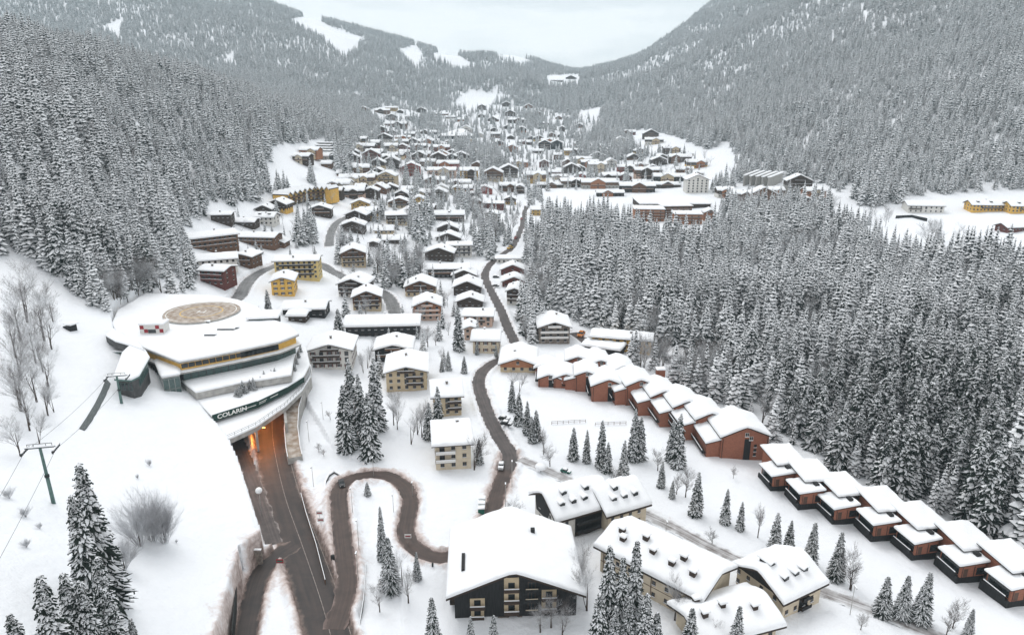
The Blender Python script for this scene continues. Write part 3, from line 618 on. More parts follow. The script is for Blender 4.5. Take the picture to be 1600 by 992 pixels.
# the further quarters of the village, one row of data for each house: px, py, width, depth, storeys, ridge, wall, upper wall, turn
FARROWS = {
 'behind the zigzag hotel': [
  (522,311,24,12,2,'e',DT,None,0),(553,311,32,14,2,'e','pinkish',DT,5),(580,311,22,12,2,'g',DT,None,0),(545,291,28,13,2,'e',B_,None,6),(572,289,26,13,2,'e',C,BT,0),(604,292,28,13,3,'g',B_,None,-8),
  (643,276,28,13,3,'g','red_wall',None,5),(612,262,24,12,2,'g',DT,None,0),(580,256,26,13,3,'g','dark_red',None,4),(604,255,24,12,2,'e',DT,None,0),(565,273,24,12,2,'e',BT,None,0),(590,274,22,12,1,'g',DT,None,0),
  (568,238,34,11,2,'e',DT,None,-6),(470,256,26,13,2,'e',DT,None,-10),(482,246,30,14,2,'e',OT,None,-10),(503,250,20,11,1,'e','grey_wall',None,-8),(510,262,16,10,1,'e',BT,None,0)],
 'around the village middle': [
  (670,287,52,13,1,'e',W,None,0),(690,276,44,13,2,'e',P_,None,0),(718,291,34,12,1,'e','grey_wall',None,0),(733,281,28,14,3,'e','mustard',None,2),(770,284,30,13,3,'g',B_,BT,-4),(795,278,28,14,3,'g','grey_wall',DT,3),
  (686,313,24,12,2,'g','grey_wall',None,0),(715,306,16,11,2,'g','mustard',None,0),(738,318,20,11,2,'g',C,DT,4),(660,313,24,12,2,'e',W,DT,0),(641,309,26,12,2,'e',DT,None,6),(836,287,34,15,3,'e','mustard',BT,6),
  (866,274,20,11,1,'e','dark_red',None,0),(893,271,26,12,2,'g',DT,None,0),(934,270,28,13,3,'e','grey_wall',None,4),(860,294,40,9,1,'e',DT,None,0)],
 'near the dark wedge roof': [
  (698,265,38,13,2,'e','red_wall',None,0),(685,253,24,13,2,'g',DT,None,0),(720,252,26,13,2,'g',W,DT,0),(686,238,32,13,2,'e','dark_red',None,-5),(653,236,24,12,2,'e',W,DT,0),(600,222,24,12,2,'g',W,DT,0),(629,222,24,12,2,'e',P_,None,0),
  (629,239,20,11,2,'g','dark_red',None,0),(610,237,22,12,2,'e',C,DT,0),(640,272,30,12,2,'e','red_wall',None,0),(655,252,22,12,2,'g',DT,None,0),(618,200,34,13,2,'e',BT,None,-4),(668,210,36,11,1,'e','black_timber',None,-2),
  (640,213,16,11,1,'e',DT,None,0),(668,224,32,12,1,'e',DT,None,0),(735,226,20,12,1,'g','yellow',None,0),(676,196,16,10,1,'e',DT,None,0),(690,181,20,11,1,'e',BT,None,0),(700,228,18,11,1,'g',BT,None,0)],
 'at the far valley head': [
  (553,175,12,10,1,'g',DT,None,0),(568,176,16,11,2,'g',BT,None,0),(597,178,24,12,2,'e',BT,None,0),(625,177,9,9,1,'g',DT,None,0),(658,177,15,11,2,'g',DT,None,0),(753,172,14,11,2,'g',DT,None,0),(752,184,11,10,1,'g',DT,None,0),
  (791,167,13,11,2,'g',DT,None,0),(826,170,18,11,1,'g',BT,None,0),(797,182,17,11,2,'g',DT,None,0),(806,193,26,12,2,'e',DT,None,0),(838,182,15,11,2,'g',BT,None,0),(887,176,11,10,1,'g',DT,None,0),(873,187,10,10,1,'g',BT,None,0),(884,186,9,9,1,'e',DT,None,0),
  (878,206,9,10,2,'g',DT,None,0),(876,215,9,9,1,'g',DT,None,0),(793,202,13,10,1,'g',DT,None,0),(798,218,11,10,1,'g',DT,None,0),(830,219,11,10,1,'g',DT,None,0),(772,206,11,10,1,'g',DT,None,0),(862,214,12,10,1,'g',BT,None,0),(871,128,18,14,1,'e',DT,None,0),(892,124,16,13,1,'g',DT,None,-10)],
 'below the right hillside': [
  (851,234,18,13,3,'g','black_timber',None,0),(870,234,18,13,3,'g','black_timber',None,0),(893,243,22,14,2,'e','mustard',None,2),(911,257,30,13,2,'e',W,None,0),(887,262,16,12,2,'g',BT,None,0),(934,252,24,12,2,'g','grey_wall',DT,0),(840,240,18,10,1,'e',DT,None,0),
  (893,293,32,14,2,'e',W,BT,6),(938,295,58,15,2,'e','grey_wall',BT,0),(996,301,54,15,2,'e','black_timber',None,-3),(954,307,42,11,1,'e','black_timber',None,0),(908,281,20,12,1,'g','red_wall',None,0),(976,282,22,12,1,'g','dark_red',None,0),
  (978,270,26,12,2,'e','red_wall',None,0),(1013,280,42,13,3,'e','pinkish',BT,0),(1046,286,50,14,2,'e','black_timber',None,-4),(1040,294,46,10,1,'e',DT,None,-4),(1030,259,24,13,2,'g',DT,None,0),(1063,254,34,12,2,'e',DT,None,-4),
  (1089,263,32,13,2,'e','yellow',DT,0),(1070,270,26,11,1,'e','brown_timber',None,-6),(1003,262,22,11,1,'e',W,None,0),(980,213,26,13,2,'e','dark_red',None,0),(1017,216,24,12,2,'g',DT,None,0),(1022,226,28,13,2,'e',W,DT,-8),(1050,240,26,13,2,'e',DT,None,0),
  (948,240,16,10,1,'g',DT,None,0),(915,240,18,11,1,'e',BT,None,0),(1088,276,22,10,1,'e','grey_wall',None,0)],
 'near the slanted grey canopies': [
  (1134,309,26,13,2,'e',W,DT,0),(1161,315,40,14,2,'e',BT,None,-4),(1193,315,40,14,2,'g',BT,None,0),(1214,309,22,12,2,'e',C,BT,0),(1248,300,38,14,3,'g','grey_wall',DT,-6),(1274,311,32,13,2,'e','orange_timber',None,0),(1260,327,18,11,2,'g',DT,None,0),(1187,325,26,9,1,'g',DT,None,0),(1109,346,18,11,2,'g','orange_timber',None,-4)],
}
WORD = {DT:'dark timber', BT:'brown timber', OT:'orange timber', 'black_timber':'black timber', 'white_wall':'white', 'cream':'cream', 'beige':'beige', 'pinkish':'pale pink', 'red_wall':'red', 'dark_red':'dark red', 'mustard':'mustard', 'grey_wall':'grey', 'yellow':'yellow', 'stone':'stone'}
def ordinal(i, n):
    if n == 1: return 'only'
    if i == 0: return 'leftmost'
    if i == n-1: return 'rightmost'
    return ['', 'second from left', 'third from left', 'fourth from left', 'fifth from left', 'sixth from left', 'seventh from left', 'eighth from left', 'ninth from left', 'tenth from left', 'eleventh from left', 'twelfth from left'][i] if i < 12 else 'number %d from left' % (i+1)
for h_ in near:
    if h_['label']: house(**h_)
fg = 'houses of the village quarters'
ex = np.random.RandomState(5)
EXTRA = {'around the village middle': [(745,262),(705,243),(812,262),(730,300),(650,296),(690,301),(610,300),(795,300),(812,303),(628,316),(656,330),(668,338),(742,327),(575,345),(588,338),(640,340),(655,325)],
 'near the dark wedge roof': [(560,226),(578,216),(596,209),(612,211),(626,229),(645,226),(663,245),(617,247),(632,247),(585,247),(553,248),(590,265),(628,264),(690,246),(705,253),(742,246),(760,241),(582,232),(668,262),(702,230)],
 'behind the zigzag hotel': [(536,277),(550,266),(535,300),(562,300),(590,301),(548,256),(580,281),(600,279),(520,300)],
 'at the far valley head': [(612,188),(640,188),(705,186),(722,190),(770,190),(815,208),(850,196),(820,226),(780,228),(800,238),(842,222),(728,208),(775,216),(905,200),(858,226),(750,215),(612,174)],
 'below the right hillside': [(872,250),(905,268),(922,262),(955,262),(990,250),(955,284),(1000,290),(1020,270),(1000,240),(970,228),(935,232),(905,228),(1035,250),(1075,245),(875,281),(850,262)]}
for row, lst in EXTRA.items():
    for a, b in lst:
        FARROWS[row].append((a, b, int(14+ex.rand()*14*(1 if b > 225 else .5)), int(10+ex.rand()*4), 1+ex.randint(2), 'g' if ex.rand() < .5 else 'e', [DT,BT,'mustard','white_wall','beige','dark_red',OT,BT][ex.randint(8)], [None, DT][ex.randint(2)], int(ex.rand()*24-12)))
for row, lst in FARROWS.items():
    kinds = {}
    for q in sorted(lst): kinds.setdefault((WORD[q[6]], q[4], 0), []).append(q)
    for (wd, st, ori), qs in kinds.items():
        for i, q in enumerate(qs):
            noun = ('one-storey' if st == 1 else 'two-storey' if st == 2 else 'three-storey')
            lb = f"{wd} {noun} house {row}" if len(qs) == 1 else f"{ordinal(i, len(qs))} {wd} {noun} house {row}"
            house(q[0], q[1], q[2], q[3], q[8], q[4], q[5], q[6], q[7], lb, bal=1 if q[4] > 1 and i % 2 == 0 else 0, kind='house', cat='house', group=fg, pitch=.46 if q[5] == 'g' else .40, ht=3.7, snow_t=1.3, oh=.9, cross=(None if q[5] == 'g' or q[2] < 22 else ['cream', BT, 'beige', DT, OT][(q[0]+i) % 5]))

# ---------------------------------------------------------------- large or special buildings
def prism_child(name, parent, poly, z0, z1, m, mt=None, snow=0, origin=None, over=.15):
    """poly: world points; parent's location is subtracted"""
    o = Vector(parent.location) if origin is None else origin
    mb = MB(); q = [(p[0]-o.x, p[1]-o.y) for p in poly]; mb.prism(q, z0 - o.z, z1 - o.z, m, mt); c = mb.build(name, parent)
    if snow:
        sb = MB(); snow_poly(sb, q, z1 - o.z + .004, snow, over=over); sb.build('snow_cover', c)
    return c
def wall_windows(parent, a, b, z, n, w, h, m='glass', frame='dark_steel', name='window', off=.06, gap=.15, skip=()):
    a = Vector(a[:2]); b = Vector(b[:2]); d = (b-a); Ln = d.length; d /= Ln; nrm = Vector((d.y, -d.x)); o = Vector(parent.location)
    for k in range(n):
        if k in skip: continue
        c = a + d*((k+.5)*Ln/n); ww = w if w else Ln/n - gap; mb = MB()
        mb.box(-ww/2, ww/2, -off, .02, 0, h, frame); mb.box(-ww/2+.08, ww/2-.08, -off-.02, -off+.03, .08, h-.08, m)
        mb.build(name, parent, (c.x-o.x + nrm.x*0, c.y-o.y, z-o.z)).rotation_euler = (0, 0, math.atan2(d.y, d.x))
def XY(pts, z): return [tuple(P(a, b, z)[:2]) for a, b in pts]

# --- the gallery and lift building over the road portal
base = P(360, 560, 9); bld = thing('terraced_building', 'huge flat-roofed terraced building with glass storeys over the road portal', 'building', (base.x, base.y, 9))
top = XY([(182,520),(214,541),(280,566),(330,557),(380,547),(436,535),(467,523),(452,510),(412,496),(405,482),(372,470),(330,463),(228,460),(185,486),(176,506)], 24.6)
prism_child('roof_slab', bld, top, 24.0, 24.6, 'concrete', snow=.8)
inner = [top[1], top[2], top[4], top[5], top[6], top[7], top[9], top[11], top[12], top[13], top[0]]
cen = Vector((sum(p[0] for p in inner)/len(inner), sum(p[1] for p in inner)/len(inner)))
def shrink(poly, k): return [tuple(cen + (Vector(p)-cen)*k) for p in poly]
up_ = shrink(inner, .965); prism_child('upper_storey', bld, up_, 20.7, 23.99, 'yellow')
lo_ = shrink(inner, .95); prism_child('lower_storey', bld, lo_, 9.2, 20.1, 'dark_concrete')
led = shrink(inner, 1.015); prism_child('parapet', bld, led, 20.11, 20.69, 'concrete', snow=.35)
def edge_panels(a, b, z0, z1, n, m1, m2, nm, dark): 
    wall_windows(bld, a, b, z0, n, 0, z1-z0, m1, m2, nm, .08, .3)
wall_windows(bld, up_[1], up_[2], 21.6, 9, 2.2, 1.7, 'glass', 'brown_frame')
wall_windows(bld, up_[2], up_[3], 21.3, 8, 3.0, 2.2, 'glass', 'brown_frame', off=.12)
wall_windows(bld, lo_[1], lo_[2], 16.2, 8, 0, 3.5, 'green_glass', 'dark_steel', 'glass_panel')
wall_windows(bld, lo_[2], lo_[3], 16.2, 20, 0, 3.5, 'green_glass', 'dark_steel', 'glass_panel', gap=.12)
wall_windows(bld, lo_[3], lo_[4], 16.2, 6, 0, 3.2, 'green_glass', 'dark_steel', 'glass_panel')
# middle terrace and lower terrace
mid = XY([(284,597),(306,614),(368,601),(455,587),(459,560),(468,541),(440,536),(360,556),(300,575)], 16)
prism_child('middle_terrace', bld, mid, 13.6, 16.0, 'concrete', snow=.8)
mid2 = [tuple(Vector(p)*1 + (cen-Vector(p))*.02) for p in mid]; prism_child('terrace_storey', bld, mid2, 9.1, 13.59, 'dark_concrete')
low = XY([(308,626),(331,651),(401,629),(447,607),(474,590),(484,571),(478,545),(466,540),(457,570),(450,587),(368,603),(308,616)], 12.6)
prism_child('lower_terrace', bld, low, 11.6, 12.6, 'concrete', snow=.7)
# the deck that carries the terrace in front of the portal
deck = XY([(322,648),(337,667),(356,688),(400,668),(445,637),(472,611),(485,590),(488,571),(470,575),(440,600),(380,625)], 9.2)
prism_child('bridge_deck', bld, deck, 7.7, 9.2, 'concrete', snow=.7)
o3 = Vector(bld.location)
def rail_line(parent, pts, z, h=1.1, m='dark_steel', step=2.2, nm='railing', wall=0):
    o = Vector(parent.location) if parent else Vector((0, 0, 0)); mb = MB()
    for a, b in zip(pts[:-1], pts[1:]):
        a = Vector((*a[:2], z)) - o; b = Vector((*b[:2], z)) - o; n_ = max(1, int((b-a).length/step))
        for hh in (h, h*.55): mb.tube(a + Vector((0,0,hh)), b + Vector((0,0,hh)), .05, .05, m, 4)
        for k in range(n_+1): q = a.lerp(b, k/n_); mb.tube(q, q + Vector((0,0,h)), .05, .05, m, 4)
    return mb.build(nm, parent)
rail_line(bld, deck[2:6], 9.9, 1.2)
rail_line(bld, deck[5:8], 9.9, 1.2)
# sign band with white lettering
sa, sb_, sc_, sd_ = low[1], low[2], low[3], low[4]
def band(a, b, z0, z1, m, nm, off=.25, th=.15, parent=bld):
    a = Vector(a[:2]); b = Vector(b[:2]); d = (b-a).normalized(); nn = Vector((d.y, -d.x)); o = Vector(parent.location)
    q = [a+nn*off, b+nn*off, b+nn*(off+th), a+nn*(off+th)]; mb = MB(); mb.prism([(p.x-o.x, p.y-o.y) for p in q], z0-o.z, z1-o.z, m); return mb.build(nm, parent)
sgn = band(sa, sb_, 10.9, 13.3, 'sign_green', 'sign_board'); sg2 = band(sb_, sc_, 10.9, 13.1, 'sign_green', 'sign_board'); sg3 = band(sc_, sd_, 10.9, 12.9, 'sign_green', 'sign_board')
def text(s, a, b, t0, z, size, parent, off=.42, nm='lettering', m='sign_white', bold=.02):
    cu = bpy.data.curves.new(nm, 'FONT'); cu.body = s; cu.size = size; cu.extrude = .03; cu.offset = bold; cu.materials.append(MATS[m])
    a = Vector(a[:2]); b = Vector(b[:2]); d = (b-a).normalized(); nn = Vector((d.y, -d.x)); p = a.lerp(b, t0) + nn*off
    tmp_ = bpy.data.objects.new('tmp', cu); COL.objects.link(tmp_); bpy.context.view_layer.update(); me_ = bpy.data.meshes.new_from_object(tmp_.evaluated_get(bpy.context.evaluated_depsgraph_get())); bpy.data.objects.remove(tmp_); o = bpy.data.objects.new(nm, me_); COL.objects.link(o); o.parent = parent; po = Vector(parent.location) if parent.type == 'EMPTY' else Vector(parent.parent.location)
    o.location = (p.x-po.x, p.y-po.y, z-po.z); o.rotation_euler = (R(90), 0, math.atan2(d.y, d.x)); return o
tx = text('COLARIN', sa, sb_, .10, 11.35, 2.1, sgn, bold=.05); tx.scale = (1.15, 1, 1)
def sbar(a, b, t0, t1, z0, z1, parent, nm='white_stripe'):
    a = Vector(a[:2]); b = Vector(b[:2]); return band(a.lerp(b, t0), a.lerp(b, t1), z0, z1, 'sign_white', nm, .41, .03, bld)
sbar(sa, sb_, .66, .97, 11.9, 12.1, sgn); sbar(sb_, sc_, .05, .30, 12.3, 12.45, sg2); sbar(sb_, sc_, .05, .26, 11.8, 11.95, sg2); sbar(sb_, sc_, .42, .68, 12.1, 12.35, sg2)
# stair tower of glass
tw = XY([(243,568),(254,594),(281,589),(280,566),(262,556)], 20); tf = XY([(243,568),(254,594),(281,589),(280,566),(262,556)], 20)
tower = prism_child('stair_tower', bld, tw, 9.2, 20.4, 'green_glass', 'concrete'); sb2 = MB(); q = [(p[0]-o3.x, p[1]-o3.y) for p in tw]
mb = MB(); mb.prism(q, 20.41-9, 20.8-9, 'concrete'); cap = mb.build('roof_slab', bld); snow_poly(sb2, q, 20.81-9, 1.0, over=.5); sb2.build('snow_cover', cap)
for a, b, n_ in ((tw[0], tw[1], 2), (tw[1], tw[2], 3)):
    wall_windows(bld, a, b, 12.2, n_, 0, 3.8, 'green_glass', 'concrete', 'glass_panel', .06, .05); wall_windows(bld, a, b, 16.2, n_, 0, 3.8, 'green_glass', 'concrete', 'glass_panel', .06, .05)
# helipad
hc = P(315, 487, 26.2); pad = thing('helipad', 'round brown helipad with yellow and white rings on the flat roof', 'helipad', hc)
def ring(r0, r1, z, m, nm, parent, n=64, wob=0):
    mb = MB(); vs = []; 
    for k in range(n):
        t = 2*math.pi*k/n; f = 1 + wob*(math.sin(3*t+1)+.5*math.sin(7*t)); vs += [(r0*math.cos(t), r0*math.sin(t), z), (r1*f*math.cos(t), r1*f*math.sin(t), z)]
    mb.add(vs, [(2*k, 2*k+1, (2*k+3) % (2*n), (2*k+2) % (2*n)) for k in range(n)], m); return mb.build(nm, parent)
mb = MB(); vs = [(15.5*(1+.015*math.sin(5*t))*math.cos(t), 15.5*(1+.02*math.sin(3*t))*math.sin(t)) for t in np.linspace(0, 2*math.pi, 65)[:-1]]
mb.prism(vs, -2.0, .0, 'concrete', 'helipad'); mb.build('landing_deck', pad)
ring(13.9, 14.25, .006, 'sign_white', 'outer_ring', pad); ring(8.3, 8.8, .006, 'pad_yellow', 'yellow_ring', pad)
cu = MB()
for (x0, x1, y0, y1) in ((-1.6,-1.1,-1.8,1.8), (1.1,1.6,-1.8,1.8), (-1.1,1.1,-.25,.25)): cu.add([(x0,y0,.007),(x1,y0,.007),(x1,y1,.007),(x0,y1,.007)], [(0,1,2,3)], 'sign_white')
cu.build('letter_h', pad)
# the checkered hut by the pad
q = P(238, 521, 25.4); hut = thing('checkered_hut', 'small white roof hut with red and white checks beside the helipad', 'hut', q, R(4))
mb = MB(); mb.box(-4.6, 4.6, 0, 5.5, -.5, 3.6, 'white_frame'); mb.build('wall', hut); mb = MB(); snow_sheet(mb, lambda x, y: 3.61, -4.8, 4.8, -.2, 5.7, .7); mb.build('snow_cover', hut)
for i in range(6):
    for j in range(2):
        if (i + j) % 2 and i not in (2, 3): mb = MB(); mb.box(-4.4+i*1.47, -4.4+i*1.47+1.44, -.08, -.003, .35+j*1.5, 1.8+j*1.5, 'red_paint'); mb.build('red_panel', hut)
mb = MB(); mb.box(-1.4, 1.5, -.07, -.003, .2, 1.7, 'glass'); mb.build('window', hut)
q = P(405, 503, 24.6)
annex = thing('roof_annex', 'low roof annex with dark window strip behind the big flat roof', 'annex', (q.x, q.y, 22), R(8))
mb = MB(); mb.box(-4, 7, 0, 9, 0, 4.2, 'dark_concrete'); mb.build('wall', annex); mb = MB(); mb.box(-3, 6, -.06, -.003, 2.7, 4.0, 'green_glass'); mb.build('window', annex); mb = MB(); snow_sheet(mb, lambda x, y: 4.21, -5, 8, -1, 10, .9); mb.build('snow_cover', annex)
# skylight mounds on the roof
for a, b, w_ in ((327,525,4.0),(352,516,6.5),(318,505,4.5),(366,514,2.5)):
    q = P(a, b, 25.4); t = thing('skylight', {327:'small tilted skylight poking out of roof snow, left of the longer one',352:'long low skylight in the middle of the big flat roof',318:'snow-smothered skylight nearest the helipad',366:'tiny dark skylight at the right of the big flat roof'}[a], 'skylight', q)
    mb = MB(); mb.box(-w_/2, w_/2, 0, 1.4, -.3, .45, 'dark_steel'); mb.build('frame', t); mb = MB(); snow_sheet(mb, lambda x, y: .451, -w_/2, w_/2+.3, .3, 1.9, .35); mb.build('snow_cover', t)
# portal walls and orange lamps under the deck
por = thing('road_portal', 'concrete portal walls lit orange under the terrace deck', 'tunnel', (P(408, 690, 0).x, P(408, 690, 0).y, 0)); po = Vector(por.location)
def wallseg(pts, z0, z1, th, m, nm, parent, z=0):
    w_ = [Vector(P(a, b, z)[:2]) for a, b in pts]; mb = MB()
    for a, b in zip(w_[:-1], w_[1:]):
        d = (b-a).normalized(); nn = Vector((d.y, -d.x))*th/2; mb.prism([(p.x-po.x, p.y-po.y) for p in (a+nn, b+nn, b-nn, a-nn)], z0-po.z, z1-po.z, m)
    return mb.build(nm, parent)
wallseg([(404,705),(400,680),(397,645),(396,600)], -.5, 7.69, .8, 'concrete', 'side_wall', por)
wallseg([(392,700),(386,670),(382,640)], -.5, 7.69, .7, 'concrete', 'side_wall', por)
wallseg([(450,692),(447,660),(448,620)], -.5, 7.69, .9, 'concrete', 'side_wall', por)
wallseg([(362,692),(366,690)], -.5, 7.69, .9, 'concrete', 'side_wall', por)
wallseg([(385,611),(470,611)], -.5, 7.69, .9, 'concrete', 'back_wall', por)
for a, b, lb in ((412,668,'orange lamp lighting the left tube under the deck, nearer the opening'),(410,640,'orange lamp lighting the left tube under the deck, deeper inside'),(391,672,'orange lamp beside the dark lower road under the deck')):
    q = P(a, b, 6.4); q.z = 6.4; t = thing('tunnel_lamp', lb, 'lamp', q, 0, 'orange tunnel lamps'); mb = MB(); mb.box(-.5, .5, -.2, .2, .0, .25, 'lamp_glow'); mb.build('lamp_glass', t); mb = MB(); mb.box(-.6, .6, -.25, .25, .251, .45, 'dark_steel'); mb.tube((0,0,.45), (0,0,1.28), .05, .05, 'dark_steel', 5); mb.build('housing', t)
    ld = bpy.data.lights.new('orange_lamp', 'POINT'); ld.energy = 2600 if b > 660 else 2800; ld.color = (1, .33, .07); ld.shadow_soft_size = .4; lo_b = bpy.data.objects.new('orange_lamp', ld); COL.objects.link(lo_b); lo_b.location = (q.x, q.y, q.z - .4)
# ramp beside the portal
rc = [P(a, b, z_) for a, b, z_ in ((477,585,8.2),(466,610,7.2),(457,640,5.6),(455,670,4.2),(458,700,2.8),(461,714,2.2))]
ramp = thing('access_ramp', 'narrow brown access ramp climbing beside the road portal', 'ramp', (rc[3].x, rc[3].y, 0)); ro = Vector(ramp.location)
mb = MB(); par = MB(); w_ = 2.1
for i in range(len(rc)-1):
    a, b = rc[i], rc[i+1]; d = Vector((b.x-a.x, b.y-a.y)).normalized(); nn = Vector((d.y, -d.x))*w_
    q = [(p.x-ro.x, p.y-ro.y) for p in (Vector(a[:2])+nn, Vector(b[:2])+nn, Vector(b[:2])-nn, Vector(a[:2])-nn)]
    mb.prism(q, [-1]*4, [a.z, b.z, b.z, a.z], 'concrete', 'helipad')
    for s in (1, -1):
        q = [(p.x-ro.x, p.y-ro.y) for p in (Vector(a[:2])+nn*s*1.01, Vector(b[:2])+nn*s*1.01, Vector(b[:2])+nn*s*1.12, Vector(a[:2])+nn*s*1.12)]
        par.prism(q, [-1]*4, [a.z+.7, b.z+.7, b.z+.7, a.z+.7], 'concrete', 'roof_snow')
mb.build('ramp_slab', ramp); par.build('parapet', ramp)
# retaining wall at the corner of the ski slope
def free_wall(name, label, pts, zt, zb, th=.6, m='stone', snow=.3, cat='wall'):
    q0 = pts[0]; w_ = [P(a, b, zt) for a, b in pts]; t = thing(name, label, cat, (w_[0].x, w_[0].y, 0)); o = Vector(t.location); mb = MB(); sb = MB()
    for a, b in zip(w_[:-1], w_[1:]):
        d = Vector((b.x-a.x, b.y-a.y)).normalized(); nn = Vector((d.y, -d.x))*th/2
        q = [(p.x-o.x, p.y-o.y) for p in (Vector(a[:2])+nn, Vector(b[:2])+nn, Vector(b[:2])-nn, Vector(a[:2])-nn)]; mb.prism(q, zb, zt, m)
        if snow: sb.prism(q, zt+.003, zt+snow, 'roof_snow')
    mb.build('wall', t)
    if snow: sb.build('snow_cap', t)
    return t
def rail_fence(label, pts, h=1.2):
    w_ = [G(a, b) for a, b in pts]; t = thing('fence', label, 'fence', w_[0]); mb = MB(); sb = MB()
    for a, b in zip(w_[:-1], w_[1:]):
        a = a - w_[0]; b = b - w_[0]; n_ = max(1, int((b-a).length/2.0))
        for hh in (h, h*.5): mb.tube(a + Vector((0,0,hh)), b + Vector((0,0,hh)), .06, .06, 'brown_timber', 4); sb.tube(a + Vector((0,0,hh+.1)), b + Vector((0,0,hh+.1)), .07, .07, 'roof_snow', 5)
        for k in range(n_+1): q = a.lerp(b, k/n_); mb.tube(q - Vector((0,0,.4)), q + Vector((0,0,h+.1)), .08, .08, 'brown_timber', 5)
    mb.build('rails', t); sb.build('snow_cap', t); return t
free_wall('retaining_wall', 'short stone retaining wall under the corner of the ski slope', [(369,858),(408,859)], 4.2, -1.5)
free_wall('retaining_wall', 'dark retaining wall wedge below the glass stair tower', [(241,603),(226,636)], 16.5, 5, .8, 'dark_concrete')
free_wall('retaining_wall', 'low dark kerb wall along the outer edge of the hairpin road', [(533,742),(522,736),(513,742),(508,752),(507,775)], 1.6, -1.5, .5, 'dark_concrete')
rail_fence('long snowy picket fence on the meadow before the brick houses', [(862,663),(880,662),(897,661),(915,660)])
rail_fence('shorter picket fence right of the long one before the brick houses', [(930,665),(950,664),(978,663)])
free_wall('fence', 'black timber fence below the white farmhouse on the right meadow', [(1400,337),(1425,336),(1449,341)], 13.0, 9, .3, 'black_timber', .2, 'fence')
free_wall('fence', 'thin dark roadside guardrail left of the side road at the bottom', [(373,865),(371,900),(366,945),(362,985)], 4.5, 1.0, .15, 'dark_steel', 0, 'guardrail')
free_wall('fence', 'brown guardrail right of the straight main road', [(508,905),(494,850),(478,800),(470,770)], 1.4, -.5, .15, 'brown_timber', .1, 'guardrail')
free_wall('fence', 'dark guardrail right of the road fork at the bottom', [(560,985),(568,935),(572,880)], 1.5, -.5, .15, 'dark_steel', .1, 'guardrail')

# --- ski lift station
sz = float(grid_h(*P(200, 600, 18)[:2]))
ls = thing('lift_station', 'chairlift station with snowy roof and green steel frame left of the building', 'lift station', (P(205, 590, 18).x, P(205, 590, 18).y, 14)); lo = Vector(ls.location)
sz = float(G(200, 606).z); lo.z = sz; ls.location.z = sz
rf = XY([(178,592),(205,594),(217,588),(233,560),(226,548),(205,540),(192,553)], sz+6.5)
prism_child('roof', ls, rf, sz+5.9, sz+6.5, 'steel_green', snow=.9, over=.3)
body = [tuple(Vector(p) + (Vector(rf[0]).lerp(Vector(rf[4]), .5) - Vector(p))*.12) for p in rf]; prism_child('cabin', ls, body, sz-3, sz+5.89, 'dark_concrete')
wall_windows(ls, body[2], body[3], sz+2.2, 7, 0, 2.6, 'green_glass', 'steel_green', 'glass_panel'); wall_windows(ls, body[0], body[1], sz+2, 4, 0, 2.6, 'glass', 'steel_green', 'window')
rf2 = XY([(205,540),(226,548),(214,534),(195,525),(176,515),(165,524),(180,533)], sz+7.5)
prism_child('garage_roof', ls, rf2, sz+4.5, sz+7.2, 'dark_concrete', snow=.8)
for k, (a, b) in enumerate(((185,545),(176,538),(168,532),(160,526),(152,520))):
    q = P(a, b, sz+4.5); mb = MB(); x, y = q.x-lo.x, q.y-lo.y;  mb.box(x-2.6, x+2.6, y-.5, y+.5, 3.0, 3.35, 'steel_green'); mb.box(x-2.5, x+2.5, y-.45, y+.45, 3.352, 3.7, 'roof_snow'); mb.tube((x, y, -2), (x, y, 3.0), .18, .15, 'steel_green', 6); mb.build('chair_rail', ls)
def pylon(px, py, h, label, lean, arm=4.2, rz=0):
    b = G(px, py); t = thing('lift_pylon', label, 'lift pylon', b, R(rz)); mb = MB(); tip = Vector((lean*h, 0, h)); mid = tip*.48
    mb.tube((0,0,-1), mid, .46, .40, 'steel_green', 10); mb.tube(mid, mid+tip*.04, .54, .54, 'dark_steel', 10); mb.tube(mid+tip*.04, tip, .37, .30, 'steel_green', 10); mb.build('mast', t)
    mb = MB(); mb.tube(tip + Vector((-arm, 0, 0)), tip + Vector((arm, 0, 0)), .16, .16, 'dark_steel', 6); mb.tube(tip + Vector((-arm*.8, 0, 1.0)), tip + Vector((arm*.8, 0, 1.0)), .07, .07, 'dark_steel', 5)
    for s in (-.8, -.4, .4, .8): mb.tube(tip + Vector((arm*s, 0, 0)), tip + Vector((arm*s, 0, 1.0)), .06, .06, 'dark_steel', 5)
    mb.box(tip.x-arm*.95, tip.x+arm*.95, -.16, .16, tip.z+.165, tip.z+.4, 'roof_snow'); mb.build('crossarm', t)
    for s in (-1, 1):
        mb = MB(); c = tip + Vector((s*arm, 0, -.35)); mb.box(c.x-.12, c.x+.12, -2.2, 2.2, c.z-.12, c.z+.12, 'dark_steel')
        for k in range(6): mb.tube((c.x-.1, -1.9+k*.76, c.z-.3), (c.x+.1, -1.9+k*.76, c.z-.3), .3, .3, 'dark_steel', 8)
        mb.box(c.x-.2, c.x+.2, -1.8, 1.8, c.z+.125, c.z+.35, 'roof_snow'); mb.build('wheel_assembly', t)
    return t, b, tip
p1, b1, tip1 = pylon(84, 786, 14.5, 'green steel chairlift pylon standing on the open ski slope', -.02, 3.2, 12)
p2, b2, tip2 = pylon(190, 630, 9.5, 'short chairlift pylon in front of the lift station', 0, 3.2, 12)
def cable(pts, sag, label, r=.04, cat='cable', name='cable', group=None, m='dark_steel'):
    a, b = Vector(pts[0]), Vector(pts[1]); mb = MB(); prev = a
    for k in range(1, 15): t = k/14; q = a.lerp(b, t); q.z -= sag*4*t*(1-t); mb.tube(prev - a, q - a, r, r, m, 4, False); prev = q
    return tag(mb.build(name, None, a), label, cat, group)
